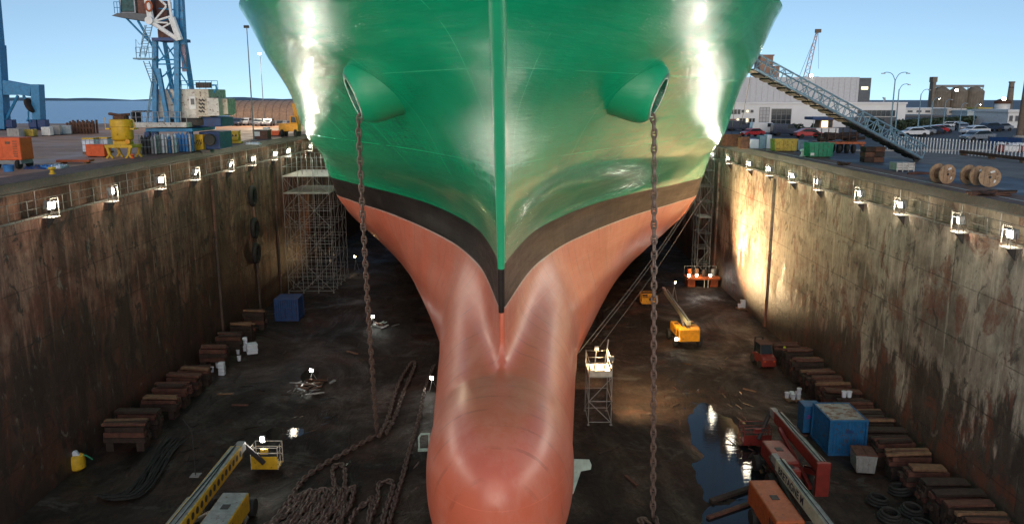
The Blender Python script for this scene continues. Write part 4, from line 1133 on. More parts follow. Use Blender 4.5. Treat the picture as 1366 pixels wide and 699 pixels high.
for i, (x, z) in enumerate(((-1.9, 1.55), (-.9, 1.45), (.9, 1.5))):
    o = thing('floor_lamp', 'small lit lamp on the red-orange platform, %s from the left' % ORD[i], 'work lamp', (24.95 + x, 100.1, 1.3), 0, 'lamps on the orange platform')
    MB().box((0, .1, .28), (.34, .16, .3)).build('lamp_head', MT['grey'], o, bevel=.02)
    MB().bx(-.12, .12, 0, .2, 0, .12).build('foot', MT['dark'], o)
    MB().box((0, .01, .28), (.28, .02, .24)).build('lens', MT['star'], o)
spot('work_light', (23.9, 99.0, 3.2), (25, 101, 1.4), 300, (1, .8, .5), 130)

# yellow bag by the left wall, coils, cable heap, planks
q = P(103, 626, 0)
t = thing('bulk_bag', 'yellow bulk bag with a white liner by the left wall', 'bulk bag', (q.x, q.y, 0), .3)
MB().lathe([(.35, 0), (.55, .15), (.58, .6), (.5, 1.0), (.42, 1.05)], 12, Matrix.Diagonal((1, .85, 1, 1))).build('sack', MT['yellow'], t)
MB().prism([(-.45, .95), (.3, .98), (.1, 1.35), (-.4, 1.3)], -.2, .12, 'y').build('liner', MT['bucket'], t, bevel=.05)
MB().tube([(.4, 0, 1.0), (.65, 0, .9), (.95, .1, .55)], .05, 6).build('strap', MT['green'], t)
for i, (a, b) in enumerate(((1170, 672), (1186, 692), (1200, 658), (1206, 636), (1215, 685), (1228, 706))):
    q = P(a, b, 0)
    o = MB()
    for j in range(3): o.tube([((.62 - .07*j)*math.cos(s), (.62 - .07*j)*math.sin(s), .12 + .17*j) for s in [2*math.pi*k_/22 for k_ in range(22)]], .085, 7, closed=True)
    o = o.build('rope_coil', MT['rubber'], None, q)
    o.rotation_euler = (.12*math.sin(i*2.1), .12*math.cos(i*1.3), 0)
    tag(o, 'dark heavy rope coil beside the right timber stacks, %s from the left' % ORD[i], 'rope coil', 'rope coils by the right stacks')
rr = random.Random(5); cm = MB()
for i in range(26):
    s = i/25; o0 = rr.uniform(-.9, .9)
    pts = [P(a + o0*14 + rr.uniform(-4, 4), b + rr.uniform(-3, 3), .08 + rr.uniform(0, .3)) for a, b in ((236, 584), (222, 598), (208, 620), (196, 640), (182, 656), (165, 664), (140, 662 + 4*o0))]
    cm.tube(smooth(pts, 2), .045, 5)
tag(cm.build('cable_heap', MT['rubber']), 'long dark heap of cables trailing over the floor by the left wall', 'cable heap')
a, b = P(948, 668, .12), P(1002, 650, .12)
tag(MB().beam(a, b, .35, .2).build('plank', MT['dwood'], None, bevel=.02), 'long dark plank lying across the puddle', 'plank')
a, b = P(944, 690, .1), P(1008, 668, .1)
tag(MB().beam(a, b, .25, .16).build('plank', MT['rwood'], None, bevel=.02), 'thin red plank lying in the water in front of the long plank', 'plank')
q = P(261, 634, 0)
t = thing('marker_pole', 'thin upright steel pole on the left of the floor', 'pole', q)
MB().tube([(0, 0, 0), (0, 0, 3.3)], .035, 6).tube([(0, 0, 3.1), (-.5, 0, 3.9)], .02, 5).build('pole', MT['dark'], t)
MB().bx(-.3, .3, -.3, .3, 0, .05).build('foot', MT['grey'], t)
# scattered planks and debris, each its own piece
rr = random.Random(21)
for i, (a, b) in enumerate(((800, 560), (842, 640), (812, 600), (470, 470), (380, 470), (320, 540), (250, 610), (1000, 520), (900, 540), (1060, 580), (1100, 640), (300, 525))):
    q = P(a, b, .05); an = rr.uniform(0, 3.1); L = rr.uniform(.8, 2.2)
    o = MB().bx(-L/2, L/2, -.1, .1, -.05, .04).build('plank', MT[('dwood', 'rwood', 'dwood', 'wood')[i % 4]], None, q, bevel=.01); o.rotation_euler = (0, 0, an)
    tag(o, 'loose dark plank lying on the dock floor', 'plank', 'loose planks on the dock floor')
# ================================================================ LEFT QUAY
def base(x0, x1, v, z):
    """centre, width in metres and metres per photo pixel of a thing whose foot spans x0..x1 at row v"""
    q = P((x0+x1)/2, v, z); d = dep((x0+x1)/2, v, z)
    return q, (x1-x0)*d/F, d/F

# orange generator
q, w_, m_ = base(-14, 30, 226, QL)
t = thing('generator', 'orange-red wheeled generator at the left edge of the photo', 'generator', (q.x, q.y + .8, QL), .0)
MB().bx(-w_/2, w_/2, -.75, .75, .62, 2.2).build('body', MT['orange'], t, bevel=.07)
MB().bx(-w_/2 + .05, w_/2 - .1, -.7, .7, .34, .618).build('chassis', MT['grey'], t, bevel=.02)
for x in (-w_*.3, w_*.36):
    for y in (-.62, .62): wheel(t, x, y, .34, .22)
v_ = MB()
for i in range(7): v_.bx(w_*.28, w_*.40, -.775, -.752, .85 + .17*i, .95 + .17*i)
v_.build('vent_louvres', MT['dorange'], t)
MB().bx(w_*.06, w_*.2, -.772, -.752, 1.75, 1.92).build('label_plate', MT['wood'], t)
MB().bx(-w_*.3, -w_*.05, -.765, -.752, .8, 1.9).build('side_door', MT['orange'], t, bevel=.01)
# things lying on the ground
q, w_, m_ = base(5, 19, 229, QL)
t = thing('blue_tub', 'small bright blue tub below the orange generator', 'tub', q)
MB().lathe([(.3, 0), (.36, .42), (.38, .45), (.34, .45), (.29, .06), (.01, .05)], 16).build('tub', MT['tarp'], t)
q, w_, m_ = base(44, 84, 225, QL)
t = thing('tarpaulin', 'crumpled blue tarpaulin with a pale blue end on the left quay', 'tarpaulin', q)
def cloth(name, L, W_, h, m, par, seed, loc):
    rr = random.Random(seed); n, k_ = 16, 8; vs = []; fs = []
    for i in range(n+1):
        for j in range(k_+1):
            e = min(i, n-i, j*2, (k_-j)*2)
            vs.append((L*(i/n - .5) + rr.uniform(-.04, .04), W_*(j/k_ - .5) + rr.uniform(-.06, .06), .02 + (h*rr.uniform(.2, 1) if e > 0 else 0)))
    for i in range(n):
        for j in range(k_): a = i*(k_+1) + j; fs.append((a, a+k_+1, a+k_+2, a+1))
    o = MB().add(vs, fs, True).build(name, m, par, loc)
    o.modifiers.new('thick', 'SOLIDIFY').thickness = .02
    return o
cloth('blue_fold', 1.5, 1.6, .22, MT['dblue'], t, 1, (-.5, 0, 0)); cloth('pale_fold', .9, 1.2, .3, MT['bucket'], t, 2, (.75, .05, .01)); cloth('blue_fold', .8, 1.0, .3, MT['tarp'], t, 3, (.15, -.1, .02))
q, w_, m_ = base(80, 122, 218, QL)
t = thing('steel_beam', 'flat orange steel beam lying on the left quay', 'beam', q, .1)
b_ = MB().bx(-w_/2, w_/2, -.5, .5, .12, .3); b_.build('flange', MT['dorange'], t, bevel=.02)
for x in (-w_*.35, w_*.35): MB().bx(x - .08, x + .08, -.4, .4, 0, .118).build('bearer', MT['wood'], t)
def mushroom(label, x, y, z, m, s=1, grp=None):
    o = MB().lathe([(.22*s, 0), (.2*s, .08*s), (.13*s, .14*s), (.13*s, .3*s), (.24*s, .38*s), (.22*s, .48*s), (.01, .52*s)], 16).build('bollard', m, None, (x, y, z))
    tag(o, label, 'bollard', grp)
q = P(70, 233, QL); mushroom('small yellow bollard on the left dock edge', q.x, q.y, QL, MT['yellow'], 1.0)
q = P(177, 212, QL); mushroom('small orange bollard beside the yellow vessel', q.x, q.y, QL, MT['orange'], .8)

# white tanks with yellow lids and orange box
for i, (x0, x1, v) in enumerate(((114, 131, 205), (131, 149, 204))):
    q, w_, m_ = base(x0, x1, v, QL); w_ *= .96
    t = thing('liquid_tank', 'white caged liquid tank with a yellow lid behind the orange box, %s of two' % ('left' if i == 0 else 'right'), 'tank', (q.x, q.y, QL), 0, 'caged tanks on the left quay')
    MB().bx(-w_/2, w_/2, -.5, .5, .16, 1.28).build('tank', MT['bucket'], t, bevel=.08)
    MB().bx(-w_/2, w_/2, -.5, .5, 0, .14).build('pallet_base', MT['wood'], t)
    MB().bx(-w_/2 + .02, w_/2 - .02, -.48, .48, 1.285, 1.42).build('lid', MT['yellow'], t, bevel=.03)
    c = MB()
    for x in (-w_/2 - .012, -w_/6, w_/6, w_/2 + .012): c.tube([(x, -.52, .15), (x, -.52, 1.28)], .018, 5)
    for z in (.4, .8, 1.2): c.tube([(-w_/2 - .012, -.525, z), (w_/2 + .012, -.525, z)], .018, 5)
    c.build('cage', MT['grey'], t)
q, w_, m_ = base(115, 142, 210, QL)
t = thing('steel_box', 'bright orange steel box in front of the white tanks', 'box', (q.x, q.y + .45, QL), -.15)
MB().bx(-w_/2, w_/2, -.45, .45, .08, 1.0).build('body', MT['orange'], t, bevel=.03)
MB().bx(-w_/2 - .02, w_/2 + .02, -.47, .47, 1.002, 1.07).build('lid', MT['orange'], t, bevel=.02)
for x in (-w_*.35, w_*.35): MB().bx(x - .1, x + .1, -.45, .45, 0, .078).build('skid', MT['dark'], t)

# yellow vessel on legs
q, w_, m_ = base(147, 186, 211, QL); s = m_
t = thing('blast_vessel', 'tall yellow round vessel standing on splayed legs at the left dock edge', 'vessel', (q.x, q.y, QL))
rv = 13.5*s
MB().lathe([(rv*.6, 22*s), (rv*.92, 24*s), (rv, 26*s), (rv, 41*s), (rv*1.08, 41.5*s), (rv*1.08, 50*s), (rv*.9, 51*s), (rv*.85, 50*s), (.01, 49*s)], 28).build('drum', MT['yellow'], t)
fr = MB().bx(-18*s, 18*s, -rv*1.1, -rv*.9, 14*s, 18*s).bx(-18*s, 18*s, rv*.9, rv*1.1, 14*s, 18*s).bx(-18*s, -14*s, -rv, rv, 14*s, 18*s).bx(14*s, 18*s, -rv, rv, 14*s, 18*s)
fr.bx(-rv*.7, rv*.7, -rv*.7, rv*.7, 17*s, 22.5*s)
fr.build('leg_frame', MT['yellow'], t, bevel=.02)
for sx in (-1, 1):
    for sy in (-1, 1):
        l_ = MB().beam((sx*15*s, sy*rv, 15*s), (sx*12.5*s, sy*rv, 5*s), .2, .2); l_.beam((sx*12.5*s, sy*rv, 6*s), (sx*17*s, sy*rv, .4*s), .16, .14); l_.beam((sx*12.5*s, sy*rv, 6*s), (sx*8.5*s, sy*rv, .4*s), .16, .14)
        l_.build('leg', MT['yellow'], t)
for sx in (-1, 1): MB().bx(sx*19*s - .35*(sx > 0)*1, sx*19*s + .35*(sx < 0)*1, -.4, .4, 37.5*s, 39.5*s).build('side_platform', MT['yellow'], t)
MB().tube([(-19*s, -.3, 39*s), (-19*s, -.3, 53*s)], .035, 5).tube([(19*s, -.3, 39*s), (19*s, -.3, 49*s), (15*s, -.3, 51*s)], .035, 5).build('handrail', MT['yellow'], t)
mo = MB().bx(-rv*.55, rv*.55, -rv*.5, rv*.5, 50*s, 55*s).tube([(-rv*1.1, 0, 58*s), (-.1, -.2, 56*s), (rv*.9, .1, 57*s)], .12, 8).lathe([(.3, 51*s), (.32, 57*s), (.01, 58*s)], 12, Matrix.Translation((rv*.3, -.1, 0)))
mo.build('valve_gear', MT['rust'], t)
MB().lathe([(.01, 0), (.2, 0), (.2, .2), (.01, .22)], 14, Matrix.Translation((rv*.85, -rv*.7, 22*s)) @ Matrix.Rotation(math.pi/2, 4, 'X')).build('valve', MT['oyellow'], t)

# gas bottle racks
for i, (x0, x1, v, cols) in enumerate(((188, 210, 207, ('grey', 'steel', 'dark')), (211, 233, 206, ('steel', 'bucket', 'cblue')), (234, 256, 204, ('blue', 'steel', 'tarp')))):
    q, w_, m_ = base(x0, x1, v, QL); rr = random.Random(i+3)
    t = thing('gas_bottle_rack', ('grey', 'mixed white and grey', 'blue')[i] + ' gas bottles standing in a steel rack on the left quay', 'bottle rack', (q.x, q.y + .4, QL), 0, 'gas bottle racks')
    MB().bx(-w_/2, w_/2, -.5, .5, .0, .1).build('rack_base', MT['dark'], t)
    f = MB()
    for x in (-w_/2, w_/2):
        for y in (-.5, .5): f.bx(x - .03, x + .03, y - .03, y + .03, .1, 1.75)
    for z in (.7, 1.3): f.tube([(-w_/2, -.5, z), (w_/2, -.5, z), (w_/2, .5, z), (-w_/2, .5, z)], .025, 5, closed=True)
    f.build('rack_frame', MT['grey'], t)
    n = 5
    for r_ in range(2):
        for j in range(n):
            h_ = rr.uniform(1.4, 1.62)
            MB().lathe([(.12, .1), (.125, .2), (.125, h_), (.09, h_ + .12), (.035, h_ + .16), (.035, h_ + .25), (.01, h_ + .25)], 12, Matrix.Translation((-w_/2 + w_*(j + .5)/n, -.26 + .52*r_, .0))).build('gas_bottle', MT[rr.choice(cols)], t)

# yellow barrier boxes with black scrawl
def barrier(label, x0, x1, v0, v1, seed):
    q, w_, m_ = base(x0, x1, v1, QL); h_ = (v1 - v0)*m_
    t = thing('yellow_barrier', label, 'barrier', (q.x, q.y + .3, QL))
    MB().bx(-w_/2, w_/2, -.3, .3, .12, h_).build('panel', MT['yellow'], t, bevel=.02)
    for x in (-w_*.4, w_*.4): MB().bx(x - .12, x + .12, -.4, .4, 0, .118).build('foot', MT['dark'], t)
    rr = random.Random(seed); tx = MB(); n = 7
    for i in range(n):
        x = -w_*.36 + w_*.72*i/(n-1)
        tx.box((x, -.306, h_*.55 + rr.uniform(-.06, .06)), (w_*.035, .012, h_*.38), (0, rr.uniform(.2, .6), 0))
        tx.box((x + w_*.03, -.306, h_*.55 + rr.uniform(-.12, .12)), (w_*.07, .014, h_*.08), (0, rr.uniform(-.4, .4), 0))
    tx.build('black_lettering', MT['navy'], t)
barrier('short yellow barrier with black scrawl beside the crane wheel', 249, 272, 180, 202, 1)
barrier('long yellow barrier with black scrawl right of the crane', 286, 319, 175, 190, 2)
q, w_, m_ = base(258, 281, 201, QL)
t = thing('cable_tray', 'low dull yellow tray at the dock edge below the crane', 'tray', q)
MB().bx(-w_/2, w_/2, -.45, .45, 0, .22).build('tray', MT['yellow'], t, bevel=.05)
MB().tube([(-w_*.4, 0, .3), (0, .1, .42), (w_*.4, -.1, .3)], .1, 6).build('hose', MT['wood'], t)
q, w_, m_ = base(288, 297, 199, QL)
t = thing('water_hydrant', 'small white valve post at the left dock edge', 'valve post', q)
MB().bx(-.12, .12, -.12, .12, 0, .5).build('post', MT['white'], t, bevel=.02); MB().tube([(-.4, 0, .35), (.4, 0, .35)], .1, 8).build('pipe', MT['sheet'], t)

# ---------------------------------------------------------------- slewing dock crane
q = P(222, 203, QL); dc = dep(222, 203, QL); s = dc/F
def cp(px, py, dy=0):           # crane-local point of a photo pixel on the crane's own plane, pushed dy back
    zc = dc + dy*CT
    u, v = (px-683)/F, (py-349.5)/F
    d = Vector((u, CT - v*ST, -ST - v*CT)); p = Vector((0, 0, CAM_Z)) + d*((q.y + dy)/d.y)
    return p - Vector((q.x, q.y, QL))
t = thing('dock_crane', 'blue lattice dock crane with an off-white machinery house, left of the ship', 'crane', (q.x, q.y, QL))
def cb(x0, x1, y0, y1, dy0, dy1):    # box between photo rows/columns at the crane's plane
    a, b = cp(x0, y1), cp(x1, y0)
    return a.x, b.x, dy0, dy1, a.z, b.z
MB().bx(*cb(258, 284, 177, 201, 1.6, 5.0)).build('portal_block', MT['dblue'], t, bevel=.08)
MB().bx(*cb(196, 258, 171.5, 176, -.3, 5.5)).build('portal_beam', MT['blue'], t, bevel=.04)
for x in (196, 206, 252): MB().bx(*cb(x, x+4, 176.1, 202, -.2, .3)).build('portal_leg', MT['dblue'], t)
MB().lathe([(1.9, 0), (2.1, .1), (2.1, .7), (1.9, .8), (.01, .8)], 28, Matrix.Translation(cp(243, 169) + Vector((0, 2.6, 0)))).build('slew_ring', MT['dark'], t)
MB().bx(*cb(184, 252, 163.5, 170, -.6, 5.8)).build('lower_deck', MT['offwhite'], t, bevel=.03)
MB().bx(*cb(253, 288, 157, 170, 1.2, 4.6)).build('turntable_housing', MT['dblue'], t, bevel=.06)
hs = MB().bx(*cb(201, 259, 119, 158, .6, 5.2)).build('machinery_house', MT['offwhite'], t, bevel=.05)
MB().bx(*cb(259.2, 275, 119, 156, .5, 5.0)).build('house_bay', MT['cream2'], hs, bevel=.04)
MB().bx(*cb(275.2, 289, 131, 155, .4, 4.4)).build('house_bay', MT['offwhite'], hs, bevel=.04)
MB().bx(*cb(287, 296, 132, 153, 1.4, 3.6)).build('counterweight', MT['cream2'], hs, bevel=.04)
MB().bx(*cb(250, 258, 129, 146, .5, .6)).build('house_door', MT['white'], hs)
MB().bx(*cb(252, 256, 132, 140, .46, .5)).build('window', MT['glass'], hs)
MB().bx(*cb(203, 208, 127, 150, .5, .6)).build('house_door', MT['white'], hs)
lv = MB()
for i in range(4):
    for j in range(2): lv.box(cp(264.5 + 4*j, 134 + 5*i) + Vector((0, .46, 0)), (.3, .04, .14), (0, .6, 0))
lv.build('louvres', MT['dark'], hs)
rl = MB()
for i in range(6): rl.lathe([(.01, 0), (.22, 0), (.22, .5), (.01, .5)], 10, Matrix.Translation(cp(261 + 3*i, 122) + Vector((0, .7, .3))))
rl.build('roof_fans', MT['dark'], hs)
def rail_line(pts, h_, n, r=.03):
    m = MB(); pts = [Vector(p) for p in pts]
    for zz in (h_, h_*.5): m.tube([p + Vector((0, 0, zz)) for p in pts], r*.9, 5)
    for a, b in zip(pts, pts[1:]):
        for i in range(n+1):
            c = a.lerp(b, i/n); m.tube([c, c + Vector((0, 0, h_))], r, 5)
    return m
a, b = cp(222, 119), cp(287, 119)
rail_line([a + Vector((0, .7, 0)), b + Vector((0, .7, 0))], .75, 8).tube([cp(285, 124), cp(289, 119), cp(288, 114), cp(283, 114)], .09, 6).build('roof_railing', MT['blue'], t)
a, b = cp(178, 163.5), cp(252, 163.5)
rail_line([a + Vector((0, -.5, 0)), b + Vector((0, -.5, 0))], .95, 10).build('deck_railing', MT['steel'], t)
MB().bx(*cb(178, 193, 148, 149.5, -.3, 1.5)).bx(*cb(178, 179, 149.5, 163.5, -.3, 1.5)).build('side_cabin_frame', MT['dark'], t)
# four tapering legs of the tower and their lattice
LEGS = [((207, 164), (207, 52), 0, .2, .42), ((237, 164), (236, 0), 0, .3, .46), ((222, 164), (212, 96), 1.2, 1.8, .32), ((256, 120), (244, 40), 3.2, 2.2, .36), ((230, 120), (219, 52), 3.4, 2.6, .3)]
for (a, b, d0, d1, ww) in LEGS:
    MB().beam(cp(*a, d0), cp(*b, d1), ww, ww).build('tower_leg', MT['blue'], t)
MB().beam(cp(238, 170, -.35), cp(214, 96, -.1), .48, .48).build('tower_leg', MT['blue'], t) if False else None
MB().beam(cp(225, 166, -.35), cp(211, 92, -.2), .36, .36).build('tower_leg', MT['blue'], t)
# boom foot: the broad grey-violet box going up and out of the picture
MB().beam(cp(244, 60, .6), cp(237, -60, .6), .55, .6).build('jib', MT['blue'], t)
MB().beam(cp(247, 96, .75), cp(239, 0, .75), .4, .34).build('jib_face_plate', MT['mauve'], t)
lt = MB()
for (a, b) in (((208, 86), (236, 86)), ((208, 80), (236, 80)), ((206, 53), (240, 53)), ((207, 86), (236, 60)), ((222, 60), (236, 82)), ((208, 110), (237, 86)), ((222, 120), (236, 88)), ((237, 92), (254, 118)), ((236, 91), (250, 91)), ((237, 150), (224, 120)), ((208, 158), (236, 158)), ((237, 60), (247, 90)), ((210, 60), (222, 82)), ((240, 14), (212, 12)), ((212, 30), (236, 22)), ((236, 130), (222, 96))):
    MB().tube([cp(*a, .15), cp(*b, .35)], .07, 6).build('bracing_bar', MT['blue'], t)
MB().bx(*cb(205, 240, 51, 55, -.4, 2.4)).build('upper_platform', MT['dblue'], t)
# white A-frame pieces
wf = MB()
for (a, b, r) in (((195, -8), (202, 30), .3), ((202, 30), (237, 53), .2), ((224, -8), (229, 24), .14), ((229, 24), (240, 54), .32), ((205, 29), (222, 9), .09), ((206, 29), (228, 22), .09), ((206, 30), (224, 31), .08), ((230, 30), (215, 38), .08), ((206, -6), (222, 8), .1)):
    wf.tube([cp(*a, -.5), cp(*b, -.4)], r, 8)
wf.build('luffing_frame', MT['white'], t)
MB().lathe([(.01, 0), (.35, 0), (.35, .4), (.01, .4)], 16, Matrix.Translation(cp(204, 29) + Vector((0, -.5, 0))) @ Matrix.Rotation(math.pi/2, 4, 'X')).build('luffing_pin', MT['white'], t)
hh = MB(); hh.tube([cp(203.5, 10 + 0) + Vector((.28*math.cos(a), -.75, .42*math.sin(a))) for a in [2*math.pi*i/14 for i in range(14)]], .09, 6, closed=True)
hh.build('lifebuoy', MT['dorange'], t)
MB().bx(*cb(206, 216, 0, 52, .8, 2.0)).build('ladder_shaft', MT['rust2'], t)
# driver's cabin on a bracket to the left
cbn = MB().bx(*cb(160, 180, -20, 17.5, 0, 2.0)).build('driver_cabin', MT['dark'], t, bevel=.03)
MB().bx(*cb(162, 179, -16, 15.5, -.05, -.01)).build('cabin_glass', MT['teal'], cbn)
fr = MB()
for a, b in (((160, 17.5), (180.5, 17.5)), ((180.5, 17.5), (177, -20)), ((160.5, 17.5), (160, -20))): fr.tube([cp(*a, -.1), cp(*b, -.1)], .07, 6)
fr.build('cabin_frame', MT['steel'], cbn)
MB().bx(*cb(181, 200, -20, 20, .1, 1.8)).build('cabin_rear', MT['rust2'], t)
MB().prism([(cp(151, 22).x, cp(151, 22).z), (cp(198, 29.5).x, cp(198, 29.5).z), (cp(200, 20).x, cp(200, 20).z), (cp(180, 18).x, cp(180, 18).z), (cp(158, 18.5).x, cp(158, 18.5).z)], -.3, 2.2, 'y').build('cabin_bracket', MT['dgrey'], t)
rail_line([cp(153, 18.5, -.2), cp(161, 18.5, -.2)], 1.0, 2).build('cabin_railing', MT['blue'], t)
MB().tube([cp(168, 24, .3), cp(205, 62, .3)], .09, 6).tube([cp(184, 28, .3), cp(206, 66, .3)], .11, 6).build('bracket_strut', MT['blue'], t)
def ladder(a, b, w_, n, dy):
    m = MB(); a0, b0 = cp(*a, dy), cp(*b, dy)
    for o in (-w_/2, w_/2): m.tube([a0 + Vector((o, 0, 0)), b0 + Vector((o, 0, 0))], .05, 5)
    for i in range(1, n):
        c = a0.lerp(b0, i/n); m.box(c, (w_, .22, .04))
    return m
ladder((190, 76), (199, 34), .55, 12, -.3).build('stair_flight', MT['bluegrey'], t)
ladder((206, 112), (195, 82), .5, 9, -.3).build('stair_flight', MT['bluegrey'], t)
ladder((196, 163), (203, 112), .12, 9, -.2).build('access_ladder', MT['bluegrey'], t)
MB().bx(*cb(182, 209, 78, 80, -.7, .5)).build('stair_landing', MT['bluegrey'], t)
rail_line([cp(182, 78, -.7), cp(205, 78, -.7)], .95, 4).tube([cp(182, 78, -.6), cp(181, 53, -.6), cp(186, 60, -.6)], .03, 5).tube([cp(188, 60, -.4), cp(193, 34, -.4)], .03, 5).build('stair_railing', MT['bluegrey'], t)
wheel_y = cp(279, 187)
o = MB().lathe([(.25, -.2), (.5, -.2), (.56, -.12), (.56, .12), (.5, .2), (.25, .2)], 20, Matrix.Translation(Vector((wheel_y.x, .2, wheel_y.z))) @ Matrix.Rotation(math.pi/2, 4, 'X')).build('travel_wheel', MT['rubber'], t)
for x in (200, 240, 268): MB().bx(*cb(x, x + 14, 200, 204.5, -.3, .5)).build('rail_bogie', MT['dark'], t)

# ---------------------------------------------------------------- blue portal crane at the left edge
q2 = P(36, 174, QL); d2 = dep(36, 174, QL)
def gp(px, py, dy=0):
    u, v = (px-683)/F, (py-349.5)/F
    d = Vector((u, CT - v*ST, -ST - v*CT)); p = Vector((0, 0, CAM_Z)) + d*((q2.y + dy)/d.y)
    return p - Vector((q2.x, q2.y, QL))
t = thing('portal_crane', 'big blue portal crane legs with a cable reel at the left edge of the photo', 'crane', (q2.x, q2.y, QL))
MB().beam(gp(4, 172), gp(-3, 60), 1.6, 1.8).build('leg', MT['blue'], t, bevel=.05)
MB().beam(gp(-3, 62, .2), gp(-14, -60, .2), 1.4, 1.5).build('tower', MT['blue'], t, bevel=.05)
MB().prism([(gp(47, 160).x, gp(47, 160).z), (gp(58, 160).x, gp(58, 160).z), (gp(55.5, 113).x, gp(55.5, 113).z), (gp(44, 113).x, gp(44, 113).z)], -.8, .8, 'y').build('leg', MT['blue'], t, bevel=.05)
c_ = [gp(*p) for p in ((6, 107), (44, 114), (44, 129), (30, 127), (8, 127))]
MB().prism([(p.x, p.z) for p in c_], -.75, .75, 'y').build('portal_beam', MT['blue'], t, bevel=.04)
MB().tube([gp(8, 160, -.3), gp(24, 128, -.3)], .22, 6).tube([gp(54, 160, -.3), gp(31, 128, -.3)], .2, 6).build('brace', MT['blue'], t)
MB().lathe([(.01, -.25), (1.0, -.25), (1.15, -.15), (1.15, .15), (1.0, .25), (.01, .25)], 24, Matrix.Translation(gp(40, 141, -.9)) @ Matrix.Rotation(1.2, 4, 'Y') @ Matrix.Diagonal((1.0, 1, 1, 1))).build('cable_reel', MT['dwood'], t)
MB().tube([gp(38, 148, -.8), gp(38, 158, -.8), gp(36, 162, -.8)], .12, 5).tube([gp(38, 158, -.8), gp(41, 163, -.8)], .1, 5).build('cable_guide', MT['blue'], t)
for x in (2, 14, 46, 58):
    bg_ = MB().box(gp(x, 165), (1.25, 1.2, 1.2)).tube([gp(x - 5, 170), gp(x + 5, 170)], .5, 8)
    bg_.build('bogie', MT['dblue'], t, bevel=.04)
# things beyond it
for i, (x0, x1, v, h_, mm) in enumerate(((10, 26, 184, 12, 'conc'), (28, 44, 183, 10, 'yellow2'), (55, 66, 182, 12, 'white'), (66, 78, 181, 13, 'conc'), (78, 92, 180, 12, 'sheet2'))):
    q, w_, m_ = base(x0, x1, v, QL)
    t = thing('storage_bin', ('pale grey', 'dull yellow', 'white', 'light grey', 'pale green')[i] + ' storage bin on the far side of the left quay', 'storage bin', (q.x, q.y + .6, QL), .1*i, 'storage bins across the left quay')
    MB().bx(-w_/2, w_/2, -.6, .6, .1, h_*m_).build('body', MT[mm], t, bevel=.04)
    MB().bx(-w_/2, w_/2, -.62, -.45, 0, .1).bx(-w_/2, w_/2, .45, .6, 0, .1).build('skid', MT['dark'], t)
    b_ = MB()
    for j in range(3): b_.bx(-w_/2 + w_*(.2 + .3*j) - .04, -w_/2 + w_*(.2 + .3*j) + .04, -.64, -.602, .15, h_*m_ - .05)
    b_.build('ribs', MT[mm], t)
q, w_, m_ = base(78, 112, 180, QL)
t = thing('rusty_rack', 'rusty rack of upright iron posts on the far left quay', 'rack', (q.x, q.y + 2.5, QL))
r_ = MB()
for i in range(9):
    for y in (0, 1.2): MB().bx(-w_/2 + w_*i/8 - .12, -w_/2 + w_*i/8 + .12, y - .1, y + .1, 0, 1.6 + .35*((i*7) % 3)/2).build('post', MT['rust'], t)
MB().bx(-w_/2, w_/2, -.05, .05, .7, .95).bx(-w_/2, w_/2, -.05, .05, 1.35, 1.5).build('cross_bars', MT['rust'], t)

# ---------------------------------------------------------------- hangar, cars and clutter further along
q, w_, m_ = base(306, 440, 166, QL); hgt = 31*m_
t = thing('hangar', 'brown hangar with a rounded roof on the far left quay', 'hangar', (q.x, q.y, QL))
pr = [(0, 0), (0, hgt*.2)]
for i in range(13):
    a = math.pi*(1 - i/12); pr.append((6 + 6*math.cos(a), hgt*.25 + hgt*.75*max(0, math.sin(a))**.8))
pr += [(12, hgt*.2), (12, 0)]
MB().prism(pr, -w_/2, w_/2, 'x').build('shell', MT['hangar'], t)
rb = MB()
for i in range(15):
    x = -w_/2 + .06 + (w_ - .12)*i/14
    rb.tube([(x, p[0] - .02 if p[0] < 6 else p[0] + .02, p[1] + .03) for p in pr], .05, 4)
rb.build('roof_ribs', MT['brick'], t)
MB().bx(-w_/2 + .3, w_/2 - .3, -.06, -.005, .1, hgt*.17).build('base_wall', MT['offwhite'], t)
d_ = MB()
for i in range(9): d_.bx(-w_/2 + 1 + i*2.1, -w_/2 + 2.2 + i*2.1, -.1, -.065, .15, hgt*.15)
d_.build('doors', MT['dgrey'], t)

